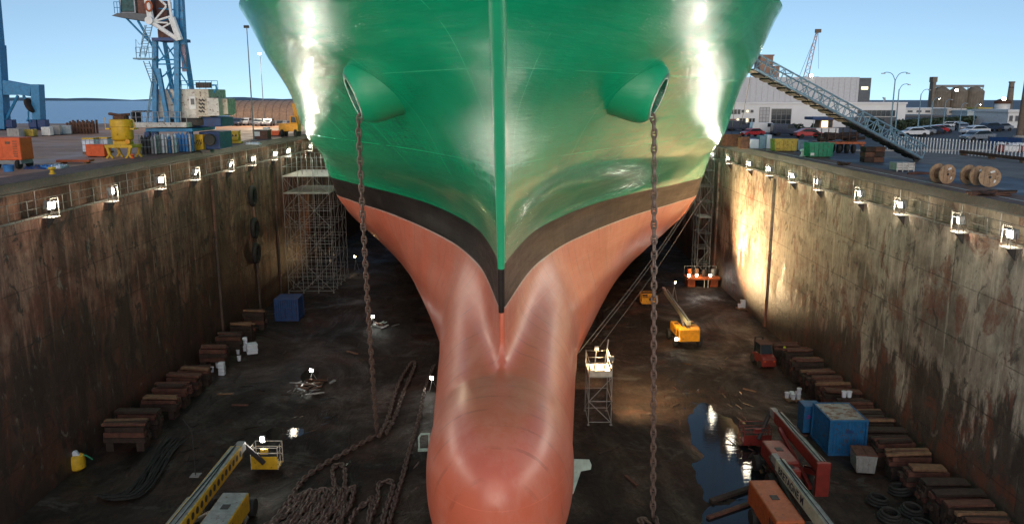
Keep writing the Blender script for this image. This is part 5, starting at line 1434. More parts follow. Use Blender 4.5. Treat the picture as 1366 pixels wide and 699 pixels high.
def car(label, loc, rz, col, van=False, s=1.0):
    t = thing('parked_van' if van else 'parked_car', label, 'van' if van else 'car', loc, rz, None)
    if van: pf = [(-2.2, .35), (-2.2, 1.0), (-1.35, 1.25), (-.85, 1.85), (2.1, 1.9), (2.2, 1.2), (2.2, .35)]; gl = [(-1.28, 1.25), (-.86, 1.75), (-.1, 1.77), (-.1, 1.2)]
    else: pf = [(-2.1, .35), (-2.1, .72), (-1.25, .9), (-.6, 1.38), (.9, 1.42), (1.7, .98), (2.1, .92), (2.1, .35)]; gl = [(-1.15, .92), (-.58, 1.32), (.86, 1.36), (1.55, .98)]
    b = MB().prism([(a*s, c*s) for a, c in pf], -.82*s, .82*s, 'y').build('body', MT[col], t, bevel=.08*s)
    MB().prism([(a*s, c*s) for a, c in gl], -.835*s, .835*s, 'y').build('side_windows', MT['glass'], t)
    wx = pf[2][0]*s; wz = pf[2][1]*s; ex, ez = pf[3][0]*s, pf[3][1]*s
    MB().add([(wx - .01 + .06, -.7*s, wz + .06), (wx + .05, .7*s, wz + .06), (ex - .03, .66*s, ez - .04), (ex - .03, -.66*s, ez - .04)], [(0, 1, 2, 3)]).build('windscreen', MT['glass'], t)
    for x in (-1.3*s, 1.3*s):
        for y in (-.74*s, .74*s):
            MB().lathe([(.01, -.1), (.2*s, -.11*s), (.32*s, -.09*s), (.32*s, .09*s), (.2*s, .11*s), (.01, .1)], 14, Matrix.Translation((x, y, .32*s)) @ Matrix.Rotation(math.pi/2, 4, 'X')).build('wheel', MT['rubber'], t)
    for y in (-.55*s, .55*s): MB().box((pf[0][0]*s - .005, y, .62*s), (.05, .3*s, .14*s)).build('headlight', MT['white'], t)
    return t
for i, (x, v, c) in enumerate(((292, 166.5, 'gcar'), (300, 167, 'bcar'), (309, 167, 'gcar'), (318, 168, 'bcar'), (328, 167.5, 'wcar'), (345, 168.5, 'gcar'), (358, 168.5, 'gcar'))):
    q = P(x, v, QL); car('%s car parked before the hangar, %s of its row from the left' % (dict(gcar='grey', bcar='dark', wcar='white')[c], ORD[i]), q, math.pi/2 + .1, c)
q, w_, m_ = base(339, 357, 186, QL)
t = thing('site_hut', 'small dark red hut with a white panel on the left quay', 'hut', (q.x, q.y + .8, QL))
MB().bx(-w_/2, w_/2, -.8, .8, .0, 11*m_).build('walls', MT['rust2'], t); MB().bx(-w_/2, -w_*.05, -.84, -.802, 4*m_, 10*m_).build('white_panel', MT['white'], t); MB().bx(-w_/2 - .1, w_/2 + .1, -.9, .9, 11*m_ + .002, 11*m_ + .14).build('roof', MT['dgrey'], t)
q, w_, m_ = base(352, 360, 181, QL)
t = thing('electrical_cabinet', 'pale grey electrical cabinet behind the dark red hut', 'cabinet', (q.x, q.y, QL))
MB().bx(-w_/2, w_/2, -.3, .3, .1, 11*m_).build('body', MT['sheet2'], t, bevel=.03); MB().bx(-w_/2, w_/2, -.25, .25, 0, .098).build('plinth', MT['conc'], t)
q, w_, m_ = base(358, 374, 182, QL)
t = thing('mortar_skip', 'low orange skip left of the yellow digger', 'skip', (q.x, q.y + .5, QL))
MB().prism([(-w_/2, .75), (-w_*.38, .1), (w_*.38, .1), (w_/2, .75)], -.6, .6, 'y').build('body', MT['orange'], t, bevel=.03); MB().bx(-w_*.3, w_*.3, -.5, .5, 0, .1).build('skid', MT['dark'], t)
q, w_, m_ = base(372, 404, 183, QL)
t = thing('digger', 'yellow wheeled digger on the left quay beside the ship', 'digger', (q.x, q.y + 1, QL))
MB().bx(-w_/2, w_*.3, -.9, .9, .7, 1.75).build('body', MT['oyellow'], t, bevel=.08)
MB().prism([(-w_*.05, 1.75), (-w_*.02, 2.7), (w_*.2, 2.7), (w_*.28, 1.75)], -.7, .7, 'y').build('cab', MT['oyellow'], t, bevel=.04)
MB().prism([(0, 1.85), (.02*w_, 2.6), (w_*.18, 2.6), (w_*.25, 1.85)], -.715, .715, 'y').build('cab_glass', MT['glass'], t)
MB().beam((w_*.25, 0, 1.5), (w_*.12, 0, 4.3), .4, .5).beam((w_*.12, 0, 4.3), (w_*.5, 0, 3.2), .35, .4).build('boom', MT['oyellow'], t)
MB().prism([(w_*.42, 2.4), (w_*.5, 3.3), (w_*.62, 2.9), (w_*.58, 2.3)], -.5, .5, 'y').build('bucket', MT['dark'], t)
for x in (-w_*.36, w_*.2):
    for y in (-.85, .85): wheel(t, x, y, .48, .35)
q, w_, m_ = base(304, 322, 192, QL)
t = thing('pump_unit', 'small yellow pump unit on the left quay edge', 'pump', (q.x, q.y + .3, QL))
MB().bx(-w_/2, w_/2, -.3, .3, .05, .25).build('skid', MT['yellow'], t); MB().lathe([(.01, -.4), (.25, -.4), (.25, .4), (.01, .4)], 12, Matrix.Translation((0, 0, .5)) @ Matrix.Rotation(math.pi/2, 4, 'Y')).build('motor', MT['yellow'], t); MB().tube([(w_*.4, 0, .2), (w_*.4, 0, 1.5)], .04, 5).build('standpipe', MT['oyellow'], t)
q, w_, m_ = base(328, 348, 193, QL)
t = thing('tarpaulin', 'pale blue tarpaulin near the small yellow pump', 'tarpaulin', q); cloth('fold', w_, 1.0, .25, MT['bucket'], t, 9, (0, 0, 0))

def mast(label, px, top, basev, z, star=True, dz=0):
    q = P(px, basev, z); d = dep(px, basev, z)
    h_ = (basev - top)*d/F*CT*1.02
    t = thing('light_mast', label, 'light mast', (q.x, q.y, z))
    MB().tube([(0, 0, 0), (0, 0, h_)], [.09, .05], 6).build('pole', MT['grey'], t)
    MB().bx(-.3, .3, -.3, .3, 0, .12).build('base_plate', MT['conc'], t)
    hd = MB().box((0, -.1, h_ + .1), (.55, .35, .3)).build('lamp_head', MT['dark'], t, bevel=.02)
    if star: MB().box((0, -.29, h_ + .08), (.45, .03, .26)).build('lens', MT['star'], hd)
    return t
mast('thin unlit mast with a dark head nearest the ship on the left quay', 339, 43, 188, QL, False)
mast('thin mast with a bright lamp in front of the hangar', 353, 76, 168, QL, True)
q = P(353, 168, QL)
spot('mast_light', (q.x, q.y - .6, QL + 12.6), (q.x + 2, q.y - 14, QL), 9000, (1, .80, .52), 150, .8, .3)
# ================================================================ RIGHT QUAY
def baseR(x0, x1, v): return base(x0, x1, v, QR)
# car park and road surface, kerb and white lines
tag(MB().bx(36.6, 49.5, 30, 92, QR, QR + .004).build('concrete_strip', MT['strip'], None), kind='structure')
tag(MB().bx(40, 420, 92, 260, QR, QR + .006).build('car_park', MT['asphalt'], None), kind='structure')
tag(MB().bx(28.2, 300, 88.0, 88.5, QR, QR + .13).build('kerb', MT['conc'], None), kind='structure')
ln = MB()
for i in range(14): ln.bx(52 + 5*i, 52.14 + 5*i, 104, 109, QR + .006, QR + .011)
tag(ln.build('parking_lines', MT['white'], None), kind='structure')
tag(MB().bx(28.55, 28.68, 20, 160, QR + .03, QR + .036).build('edge_line', MT['offwhite'], None), kind='structure')

# main hall: low white front, tall grey hall behind
q, w_, m_ = baseR(950, 1206, 170); D = q.y
xa, xb = P(940, 170, QR).x, P(1206, 170, QR).x
def hz(v, Y): return CAM_Z - (Y*(v - 133)*CT/F)/(1 + 0)      # height seen at row v, distance Y (flat estimate)
t = thing('hall', 'long white hall with a tall grey upper storey behind the car park', 'building', ((xa+xb)/2, D, QR))
hw = (xb-xa)/2; top = 24.0 - QR - .9; up = hz(104, D + 8) - QR
MB().bx(-hw, hw, 0, 26, 0, top).build('front_walls', MT['hallwhite'], t)
MB().bx(-hw - .2, hw + .15, -.25, 26.2, top + .002, top + .35).build('roof_edge', MT['hallwhite'], t)
u1 = P(1141, 170, QR).x*(D+8)/D - (xa+xb)/2; u2 = P(1157, 170, QR).x*(D+8)/D - (xa+xb)/2
MB().bx(-hw - 8, u1, 8, 25, top + .36, up).build('upper_hall', MT['clad'], t)
MB().bx(u1 + .002, u2, 8.1, 24, top + .36, up - .15).build('upper_end', MT['dgrey'], t)
cl = MB()
for i in range(34): x = -hw - 7.5 + (u1 + hw + 7)*i/33; cl.bx(x - .05, x + .05, 7.9, 7.998, top + .5, up - .1)
cl.build('cladding_ribs', MT['clad'], t)
MB().bx(u1 + .6, u2 - .6, 8.0, 8.09, up - 2.6, up - 2.0).build('sign_strip', MT['litwin'], t)
def lx(px): return (px-683)*dep(px, 170, QR)/F - (xa+xb)/2
def lz(v): return max(.02, 24 - (v-133)*dep(1000, 170, QR)*CT/F*0.985 - QR - .25)
def opening(name, x0, x1, v0, v1, m, cols, rows):
    a, b, z0, z1 = lx(x0), lx(x1), lz(v1), lz(v0)
    f = MB().bx(a, b, -.05, -.004, z0, z1).build(name, MT[m], t)
    g = MB()
    for i in range(cols+1): x = a + (b-a)*i/cols; g.bx(x - .04, x + .04, -.11, -.052, z0, z1)
    for j in range(rows+1): z = z0 + (z1-z0)*j/rows; g.bx(a, b, -.10, -.053, z - .04, z + .04)
    g.build('frame', MT['grey'], f)
opening('glazed_door', 1028, 1054, 144, 166, 'glass', 4, 3)
opening('roller_door', 1012, 1025, 142, 166, 'clad', 3, 5)
opening('window_band', 1142, 1192, 146, 154, 'glass', 8, 1)
MB().bx(lx(1128), lx(1194), -.05, -.004, .02, lz(155)).build('dark_recess', MT['dgrey'], t)
for i in range(4): opening('window', 969 + 4.6*i, 972.4 + 4.6*i, 145, 151, 'glass', 1, 1)
for i in range(6): opening('window', 982 + 4.2*i, 985 + 4.2*i, 157, 162, 'glass' if i % 3 else 'litwin', 1, 1)
for i in range(3): opening('window', 988 + 6*i, 991.5 + 6*i, 145.5, 149, 'litwin' if i == 1 else 'glass', 1, 1)
MB().bx(lx(965), lx(981), -.07, -.004, lz(159.4), lz(157.6)).build('red_strip', MT['red'], t)
l_ = MB().box((lx(1096)*1.0, 8.0, up + .3), (.7, .4, .5)).build('roof_lamp', MT['grey'], t)
MB().box((lx(1096), 7.77, up + .3), (.6, .03, .42)).build('lens', MT['star'], l_)
MB().lathe([(.5, 0), (.1, .35), (.01, .4)], 14, Matrix.Translation((u2 + 1.2, 4, top + 1.0)) @ Matrix.Rotation(.9, 4, 'Y')).tube([(u2 + 1.2, 4, top), (u2 + 1.2, 4, top + 1.0)], .06, 5).build('satellite_dish', MT['white'], t)
# booth with a blue canopy
q, w_, m_ = baseR(1088, 1118, 182)
t = thing('gate_booth', 'small white booth with a dark blue canopy and a lit window', 'booth', (q.x, q.y, QR))
MB().bx(-w_/2, w_/2, 0, 2.6, 0, 1.25).build('low_wall', MT['white'], t)
MB().bx(-w_*.3, w_*.28, .5, 2.6, 1.252, 2.5).build('walls', MT['brick'], t)
MB().bx(-w_*.22, w_*.05, .44, .498, 1.35, 2.35).build('lit_window', MT['litwin'], t)
MB().bx(w_*.08, w_*.24, .44, .498, 1.35, 2.35).build('window', MT['glass'], t)
MB().bx(-w_*.75, w_*.42, -.6, 3.0, 2.502, 2.95).build('canopy', MT['dblue'], t, bevel=.05)
MB().tube([(-w_*.68, -.4, 0), (-w_*.68, -.4, 2.5)], .05, 6).build('post', MT['steel'], t)
# vehicles before the hall
for x, v, c, van, lab, rz, s in ((1020, 180, 'wcar', True, 'white van parked before the big white hall', math.pi, 1.05), (1047, 181.5, 'bcar', True, 'dark blue people carrier parked right of the white van', math.pi, .98),
        (1079, 184.5, 'rcar', False, 'red car parked below the booth', math.pi, 1.0), (1003, 182.5, 'rcar', False, 'red car half hidden left of the white van', .4, .9),
        (984, 175, 'bcar', True, 'dark van parked by the hall corner next to the ship', math.pi, 1.0), (968, 174, 'bcar', False, 'dark car closest to the ship hull', .2, 1.0),
        (1002, 173, 'gcar', False, 'grey car before the hall windows', math.pi, .95)):
    car(lab, P(x, v, QR), rz, c, van, s)
for i, (x, v, c, s, rz) in enumerate(((1218, 182.5, 'wcar', 1, 0), (1228, 181, 'gcar', 1, .1), (1238, 179.5, 'bcar', 1, .1), (1246, 178.5, 'rcar', 1, .1), (1254, 177.5, 'gcar', 1, .1),
        (1262, 172, 'wcar', 1, .1), (1274, 172, 'wcar', 1, .2), (1283, 174.5, 'gcar', 1, 1.3), (1303, 189, 'gcar', 1.08, .25), (1300, 180, 'wcar', 1.05, .2), (1318, 176, 'bcar', 1.15, .2), (1334, 175, 'gcar', 1, .2))):
    car('%s car in the car park behind the white fence, %s from the left' % (dict(gcar='grey', bcar='dark', wcar='white', rcar='red')[c], ORD[i]), P(x, v, QR), rz, c, False, s)

# skips along the quay edge
def skip(label, x0, x1, v, hpx, col, ribs=6, rz=0):
    q, w_, m_ = baseR(x0, x1, v); h_ = hpx*m_
    t = thing('waste_skip', label, 'skip', (q.x, q.y + .7, QR), rz)
    MB().prism([(-w_*.5, h_), (-w_*.46, .12), (w_*.46, .12), (w_*.5, h_)], -.75, .75, 'y').build('body', MT[col], t, bevel=.03)
    r_ = MB()
    for i in range(ribs): r_.bx(-w_*.44 + w_*.88*i/(ribs-1) - .05, -w_*.44 + w_*.88*i/(ribs-1) + .05, -.82, -.752, .2, h_ - .08)
    r_.bx(-w_*.51, w_*.51, -.83, -.70, h_ - .09, h_ + .03).build('ribs', MT[col], t)
    MB().bx(-w_*.4, w_*.4, -.6, .6, 0, .118).build('skid', MT['dark'], t)
    return t
skip('yellow waste skip on the right quay beside the ship', 1032, 1063, 203, 17, 'yellow2')
t = skip('green waste skip right of the yellow one', 1078, 1111, 211, 20, 'green'); MB().bx(-1.05, -.7, -.85, -.832, .25, .5).build('white_plate', MT['white'], t)
skip('grey steel box skip with a blue side, between yellow and green', 1063, 1077, 202, 14, 'bluegrey', 4)
skip('rusty waste skip nearest the ship on the right quay', 962, 988, 196, 16, 'rust', 5)
q, w_, m_ = baseR(988, 1030, 199)
t = thing('crate_pile', 'crates under white and blue sheets left of the yellow skip', 'crate pile', (q.x, q.y + .8, QR))
for i, (a, b, c, hh) in enumerate(((-.5, -.2, 'rust', 1.4), (-.2, .1, 'bucket', 1.1), (.1, .32, 'bluegrey', 1.5), (.33, .5, 'bucket', 1.6))):
    MB().bx(w_*a, w_*b - .03, -.6, .6, 0, hh).build('crate', MT[c], t, bevel=.08)
q = P(1071, 209, QR); mushroom('white bollard on the right dock edge', q.x, q.y, QR, MT['white'], 1.5)
# flatbed trailer with scrap load
q, w_, m_ = baseR(1094, 1156, 205)
t = thing('flatbed_trailer', 'orange flatbed trailer loaded with dark scrap, behind the green skip', 'trailer', (q.x, q.y + 1.5, QR), -.05)
MB().bx(-w_/2, w_/2, -1.1, 1.1, .95, 1.2).build('bed', MT['dorange'], t, bevel=.03)
for x in (-.05, .12, .26):
    for y in (-.9, .9): wheel(t, w_*x, y, .46, .3)
MB().beam((w_*.45, 0, 1.0), (w_*.62, 0, .3), .3, .25).build('drawbar', MT['dorange'], t)
st = MB()
for i in range(6): st.tube([(-w_*.45 + w_*.15*i, -1.05, 1.2), (-w_*.45 + w_*.15*i, -1.05, 2.6)], .05, 5)
st.build('stakes', MT['rust'], t)
rr = random.Random(8); ld = MB()
for i in range(26): ld.box((rr.uniform(-w_*.45, w_*.4), rr.uniform(-.8, .8), 1.3 + rr.uniform(0, .8)), (rr.uniform(.6, 2), rr.uniform(.15, .5), rr.uniform(.1, .3)), (rr.uniform(-.4, .4), rr.uniform(-.3, .3), rr.uniform(-.5, .5)))
ld.build('scrap_load', MT['dwood'], t)
q, w_, m_ = baseR(1152, 1180, 217)
t = thing('timber_block_stack', 'stack of rusty brown blocks at the foot of the gangway', 'timber stack', (q.x, q.y + .5, QR))
for j in range(3):
    for i in range(2): MB().box((-w_*.24 + w_*.48*i, 0, .24 + .47*j), (w_*.47, 1.0, .44), (0, 0, .04*(j - i))).build('block', MT['rust' if (i + j) % 2 else 'dwood'], t, bevel=.03)
q, w_, m_ = baseR(1193, 1217, 229)
t = thing('wooden_crate', 'low slatted grey crate under the end of the gangway', 'crate', (q.x, q.y + .4, QR), .1)
MB().bx(-w_/2, w_/2, -.5, .5, .1, .7).build('body', MT['conc'], t, bevel=.02)
sl = MB()
for j in range(3): sl.bx(-w_/2 - .02, w_/2 + .02, -.54, -.502, .14 + .2*j, .28 + .2*j)
for i in range(4): sl.bx(-w_/2 + w_*i/3.05, -w_/2 + w_*i/3.05 + .08, -.58, -.542, 0, .72)
sl.build('slats', MT['offwhite'], t)
for i, (x0, x1, v) in enumerate(((1122, 1140, 222), (1292, 1366, 263))):
    q, w_, m_ = baseR(x0, x1, v); rr = random.Random(i + 60)
    t = thing('rope_heap', ('small dark heap of rope near the green skip', 'long brown heap of nets and rope in front of the cable reels')[i], 'rope heap', (q.x, q.y + .8, QR))
    for k_ in range(9 if i else 5):
        pts = [(rr.uniform(-w_/2, w_/2), rr.uniform(-.7, .7), rr.uniform(.06, .3)) for _ in range(7)]
        MB().tube(smooth(pts, 3), .06, 5).build('rope', MT['dwood' if k_ % 2 else 'rust'], t)
# cable reels
for i, (x0, x1, v, rz) in enumerate(((1246, 1276, 246, .25), (1287, 1318, 248, .2), (1309, 1337, 250, -.35))):
    q, w_, m_ = baseR(x0, x1, v); r_ = 13.2*m_
    t = thing('cable_reel', 'wooden cable reel on the right quay, %s of three from the left' % ORD[i], 'cable reel', (q.x, q.y + .5, QR), rz, 'wooden cable reels')
    for y in (-.42, .42):
        d_ = MB().lathe([(.01, -.05), (r_, -.05), (r_, .05), (.01, .05)], 28, Matrix.Translation((0, y, r_)) @ Matrix.Rotation(math.pi/2, 4, 'X')).build('flange', MT['ply'], t)
        if y < 0:
            hb = MB().lathe([(.01, -.02), (.09, -.02), (.09, .02), (.01, .02)], 10, Matrix.Translation((0, y - .06, r_)) @ Matrix.Rotation(math.pi/2, 4, 'X')); hb.build('hub_hole', MT['dark'], d_)
            MB().box((.12, y - .055, r_*1.55), (.26, .012, .12), (0, -.3, 0)).box((.3, y - .055, r_*.6), (.1, .012, .2), (0, .3, 0)).build('paper_label', MT['white'], d_)
            sm_ = MB()
            for k_ in (-.5, 0, .5): sm_.bx(k_*r_ - .008, k_*r_ + .008, y - .056, y - .0515, r_*(1 - .8*math.cos(k_)), r_*(1 + .8*math.cos(k_)))
            sm_.build('board_joints', MT['dwood'], d_)
    MB().lathe([(r_*.55, -.36), (r_*.55, .36)], 20, Matrix.Translation((0, 0, r_)) @ Matrix.Rotation(math.pi/2, 4, 'X')).build('drum', MT['wood'], t)
q = P(1232, 233, QR)
tag(MB().prism([(-1.2, 0), (1.0, .05), (1.3, .12), (-.6, .22), (-1.2, .14)], -.12, .12, 'y').build('plank', MT['rwood'], None, q), 'red-brown pointed plank on the quay left of the cable reels', 'plank')
# gangway truss from the quay to the ship
a = P(1222, 216, QR) + Vector((0, 0, .35)); gd = Vector(((1000 - 683)/F, CT - (92 - 349.5)/F*ST, -ST - (92 - 349.5)/F*CT)); b = Vector((0, 0, CAM_Z)) + gd*(66.0/gd.y)
t = thing('gangway', 'long blue-grey lattice gangway sloping from the right quay up to the ship', 'gangway', a)
d = b - a; L = d.length; dn = d.normalized(); sdv = dn.cross(Vector((0, 0, 1))).normalized(); upv = sdv.cross(dn)
hw_, hh_ = .62, 1.15
for nm, so, uo, r_ in (('bottom_chord', -1, 0, .1), ('bottom_chord', 1, 0, .1), ('top_chord', -1, 1, .075), ('top_chord', 1, 1, .075)):
    MB().tube([sdv*so*hw_ + upv*uo*hh_, d + sdv*so*hw_ + upv*uo*hh_], r_, 6).build(nm, MT['bluegrey'], t)
n = 22
for so in (-1, 1):
    m = MB()
    for i in range(n):
        p0, p1 = dn*L*i/n + sdv*so*hw_, dn*L*(i+1)/n + sdv*so*hw_
        m.tube([p0, p0 + upv*hh_], .045, 5); m.tube([p0 + (upv*hh_ if i % 2 else Vector()), p1 + (Vector() if i % 2 else upv*hh_)], .04, 5)
    m.build('side_lattice', MT['bluegrey'], t)
tp = MB()
for i in range(0, n+1, 2): tp.tube([dn*L*i/n + sdv*hw_ + upv*hh_, dn*L*i/n - sdv*hw_ + upv*hh_], .04, 5)
tp.build('top_ties', MT['bluegrey'], t)
MB().beam(Vector((0, 0, .0)) - upv*.08, d - upv*.08, 1.3, .12).build('walkway', MT['dgrey'], t)
bt = MB()
for i in range(1, 21): bt.beam(dn*L*i/21 - upv*.2 - dn*.3, dn*L*i/21 - upv*.2 + dn*.3, 1.2, .1)
bt.build('walkway_bearers', MT['rubber'], t)
MB().lathe([(.01, -.12), (.3, -.12), (.3, .12), (.01, .12)], 14, Matrix.Translation((0, 0, -.05)) @ Matrix.Rotation(math.pi/2, 4, 'X')).build('roller', MT['dark'], t)
for i, (x0, y0, x1, y1) in enumerate(((985, 98, 975, 186), (1001, 102, 985, 160))):
    u, v = (x0-683)/F, (y0-349.5)/F; d3 = Vector((u, CT - v*ST, -ST - v*CT)); p = Vector((0, 0, CAM_Z)) + d3*(70/d3.y)
    tag(MB().tube([p, P(x1, y1 if y1 > 170 else 186, QR)], .035, 5).build('mooring_rope', MT['dgrey'], None), 'taut %s mooring line from the ship down to the right quay' % ('left' if i == 0 else 'right'), 'rope', 'mooring lines on the right')

# white palisade fence
q0 = P(1186, 205, QR); q1 = P(1372, 222, QR)
q0 = P(1180, 199, QR); q1 = P(1375, 214, QR)
t = thing('palisade_fence', 'long white palisade fence between the quay and the car park', 'fence', q0)
d = q1 - q0; n = 46
pk = MB().bx(-.05, .05, -.02, .02, 0, 1.55).mesh('picket', MT['white'])
for i in range(n): inst('picket', pk, t, Matrix.Translation(d*i/(n-1)))
MB().beam(Vector((0, .04, .45)), d + Vector((0, .04, .45)), .04, .06).build('rail', MT['grey'], t); MB().beam(Vector((0, .04, 1.25)), d + Vector((0, .04, 1.25)), .04, .06).build('rail', MT['grey'], t)
# mesh panel behind the pickets, blue boarding, white bags
q0 = P(1318, 196, QR); q1 = P(1362, 198, QR)
t = thing('board_fence', 'short dark blue board fence beside the dark car', 'fence', q0)
MB().beam(Vector((0, 0, .6)), (q1-q0) + Vector((0, 0, .6)), .06, 1.2).build('boards', MT['dblue'], t); MB().tube([(0, .1, 0), (0, .1, 1.3)], .06, 6).build('post', MT['dark'], t)
rr = random.Random(12)
for i in range(12):
    q = P(1334 + (i % 7)*6, 203 - 3*(i//7), QR); h_ = rr.uniform(.7, .95)
    o = MB().lathe([(.35, 0), (.5, .12), (.52, h_*.7), (.36, h_), (.12, h_ + .05), (.01, h_ + .02)], 10).build('waste_bag', MT['white' if i % 4 else 'red'], None, q)
    o.rotation_euler = (rr.uniform(-.15, .15), rr.uniform(-.15, .15), 0)
    tag(o, ('full white waste bag in the heap behind the palisade fence' if i % 4 else 'red waste bag among the white ones behind the fence'), 'bag', 'white waste bags behind the fence' if i % 4 else 'red waste bags behind the fence')
q0 = P(1281, 207, QR); q1 = P(1370, 218, QR)
t = thing('steel_beam', 'long rusty brown beam lying along the palisade fence', 'beam', q0)
MB().beam(Vector((0, 0, .35)), (q1-q0) + Vector((0, 0, .35)), .3, .3).build('beam', MT['rust'], t)
for k_ in (.05, .5, .95): MB().box((q1-q0)*k_ + Vector((0, 0, .1)), (.4, .5, .2)).build('bearer', MT['wood'], t)
for i, (a_, b_) in enumerate(((1292, 214), (1312, 213), (1340, 222), (1276, 218))):
    heap('rubble_heap', 'small heap of rubble before the palisade fence, %s from the left' % ORD[(1, 2, 3, 0)[i]], 'rubble heap', a_, b_, 8, ('conc', 'rust', 'offwhite'), .9, .25, 80 + i, .7) if False else None

# ---------------------------------------------------------------- lamps, hedges, silos and far buildings
def street_lamp(label, px, top, basev, arms, lit=False):
    q = P(px, basev, QR); d = dep(px, basev, QR); h_ = (basev - top)*d/F*CT*1.01; s = d/F
    t = thing('street_lamp', label, 'street lamp', q)
    MB().tube([(0, 0, 0), (0, 0, h_*.9)], [.12, .07], 8).build('pole', MT['bluegrey'], t)
    for sg in arms:
        MB().tube(smooth([(0, 0, h_*.88), (sg*.15*h_*.3, 0, h_*.98), (sg*h_*.13, 0, h_), (sg*h_*.17, 0, h_*.985)], 2), .045, 6).build('arm', MT['bluegrey'], t)
        o = MB().box((sg*h_*.175, 0, h_*.98), (h_*.05, .2, .12)).build('lamp_head', MT['steel'], t, bevel=.02)
        if lit: MB().box((sg*h_*.175, 0, h_*.98 - .075), (h_*.045, .18, .02)).build('lens', MT['star'], o)
street_lamp('tall two-armed street lamp nearest the white hall', 1186, 98, 192, (-1, 1))
street_lamp('one-armed street lamp just behind the two-armed lamp', 1193, 113, 186, (1,))
for i, (x, tp_, bs) in enumerate(((1223, 120, 182), (1240, 131, 180), (1257, 133, 178), (1279, 138, 176), (1297, 139, 178))):
    street_lamp('%s street lamp in the car park, %s from the left' % ('lit' if i in (1, 4) else 'unlit', ORD[i]), x, tp_, bs, (1,), i in (1, 4))
MT['leaf'] = None
kk = NT('leaves'); oi = kk.n('ShaderNodeObjectInfo')
MT['leaf'] = kk.set(**{'Base Color': kk.ramp(kk.noise(3, 4), [(.3, (.018, .035, .018)), (.7, (.05, .075, .035))]), 'Roughness': .7})
def bush(name, label, cat, p, sx, sy, h_, n, seed):
    rr = random.Random(seed); t = thing(name, label, cat, p); m = MB()
    for i in range(n):
        a = rr.uniform(0, 6.28); r_ = rr.random()**.5; z = rr.random()
        rad = (1 - .6*max(0, z - .5)) * r_
        c = Vector((sx*rad*math.cos(a), sy*rad*math.sin(a), h_*(.12 + .88*z) + rr.uniform(-.1, .1)))
        u = Vector((rr.gauss(0, 1), rr.gauss(0, 1), rr.gauss(0, 1))).normalized(); v = u.cross(Vector((rr.gauss(0, 1), rr.gauss(0, 1), rr.gauss(0, 1)))).normalized()
        s = rr.uniform(.14, .3)
        m.add([c - u*s, c + v*s*.5, c + u*s, c - v*s*.5], [(0, 1, 2, 3)])
    m.build('foliage', MT['leaf'], t)
    st = MB()
    for i in range(4): st.tube([(rr.uniform(-.2, .2)*sx, rr.uniform(-.2, .2)*sy, 0), (rr.uniform(-.5, .5)*sx, rr.uniform(-.5, .5)*sy, h_*.7)], [.09, .03], 5)
    st.build('stems', MT['dwood'], t)
bush('bush', 'dark round bush before the recess of the white hall', 'bush', P(1165, 180, QR), 1.9, 1.2, 2.5, 900, 1)
bush('bush', 'spiky bush left of the gate booth', 'bush', P(1088, 180, QR), 1.0, .8, 1.7, 500, 2)
bush('bush', 'low dark bush behind the people carrier', 'bush', P(1062, 179, QR), 1.5, .8, 1.6, 500, 3)
for i, (a_, b_) in enumerate((((1196, 178), (1240, 173)), ((1240, 173), (1300, 168)))):
    p0, p1 = P(*a_, QR), P(*b_, QR); d = p1 - p0; rr = random.Random(i + 31)
    t = thing('hedge', 'long dark clipped hedge behind the car park, %s part' % ('near' if i == 0 else 'far'), 'hedge', p0); m = MB()
    for k_ in range(2600):
        c = d*rr.random() + Vector((rr.uniform(-.7, .7), rr.uniform(-.7, .7), rr.random()*2.0))
        u = Vector((rr.gauss(0, 1), rr.gauss(0, 1), rr.gauss(0, 1))).normalized(); v = u.cross(Vector((rr.gauss(0, 1), rr.gauss(0, 1), rr.gauss(0, 1)))).normalized(); s = rr.uniform(.25, .5)
        m.add([c - u*s, c + v*s*.55, c + u*s, c - v*s*.55], [(0, 1, 2, 3)])
    m.build('foliage', MT['leaf'], t)
    MB().beam(Vector((0, 0, .5)), d + Vector((0, 0, .5)), .8, 1.0).build('inner_stems', MT['dwood'], t)

def far(px, v_top, Y):           # world point seen at a pixel at distance Y
    u, v = (px-683)/F, (v_top-349.5)/F; d = Vector((u, CT - v*ST, -ST - v*CT)); return Vector((0, 0, CAM_Z)) + d*(Y/d.y)
# grain silos
YS = 460
t = thing('grain_silos', 'three grey concrete grain silos with a conveyor bridge and tower', 'silo', (far(1275, 150, YS).x, YS, QR))
cx0 = far(1275, 150, YS).x
zt = far(1275, 122, YS).z - QR
for i, x in enumerate((1252.5, 1275, 1297)):
    r_ = 11.2*YS/F; c = far(x, 150, YS).x - cx0
    MB().lathe([(r_, 0), (r_, zt), (r_*.97, zt + .3), (r_*.25, zt + 3.0), (.01, zt + 3.2)], 32, Matrix.Translation((c, 0, 0))).build('silo', MT['silo'], t)
    rb = MB()
    for k_ in range(24): a_ = 2*math.pi*k_/24; rb.bx(c + r_*math.cos(a_) - .12, c + r_*math.cos(a_) + .12, r_*math.sin(a_) - .12, r_*math.sin(a_) + .12, 0, zt)
    rb.build('ribs', MT['silo'], t)
za = far(1275, 116, YS).z - QR
MB().bx(far(1247, 118, YS).x - cx0, far(1311, 118, YS).x - cx0, -1.2, 1.2, za - .4, za + 1.0).build('conveyor_bridge', MT['grey'], t)
cv = MB()
for k_ in range(7): x = far(1250 + 10*k_, 118, YS).x - cx0; cv.tube([(x, -1, zt + .5), (x, -1, za - .4)], .25, 5)
cv.build('bridge_posts', MT['grey'], t)
for v0, v1, hw in ((103, 110, 3.0), (110, 150, 1.9)):
    x = far(1244, 118, YS).x - cx0; z1 = far(1244, v0, YS).z - QR; z0 = max(0, far(1244, v1, YS).z - QR + .02)
    MB().bx(x - hw*YS/F, x + hw*YS/F, -2, 2, z0, z1).build('elevator_tower', MT['silo'], t)
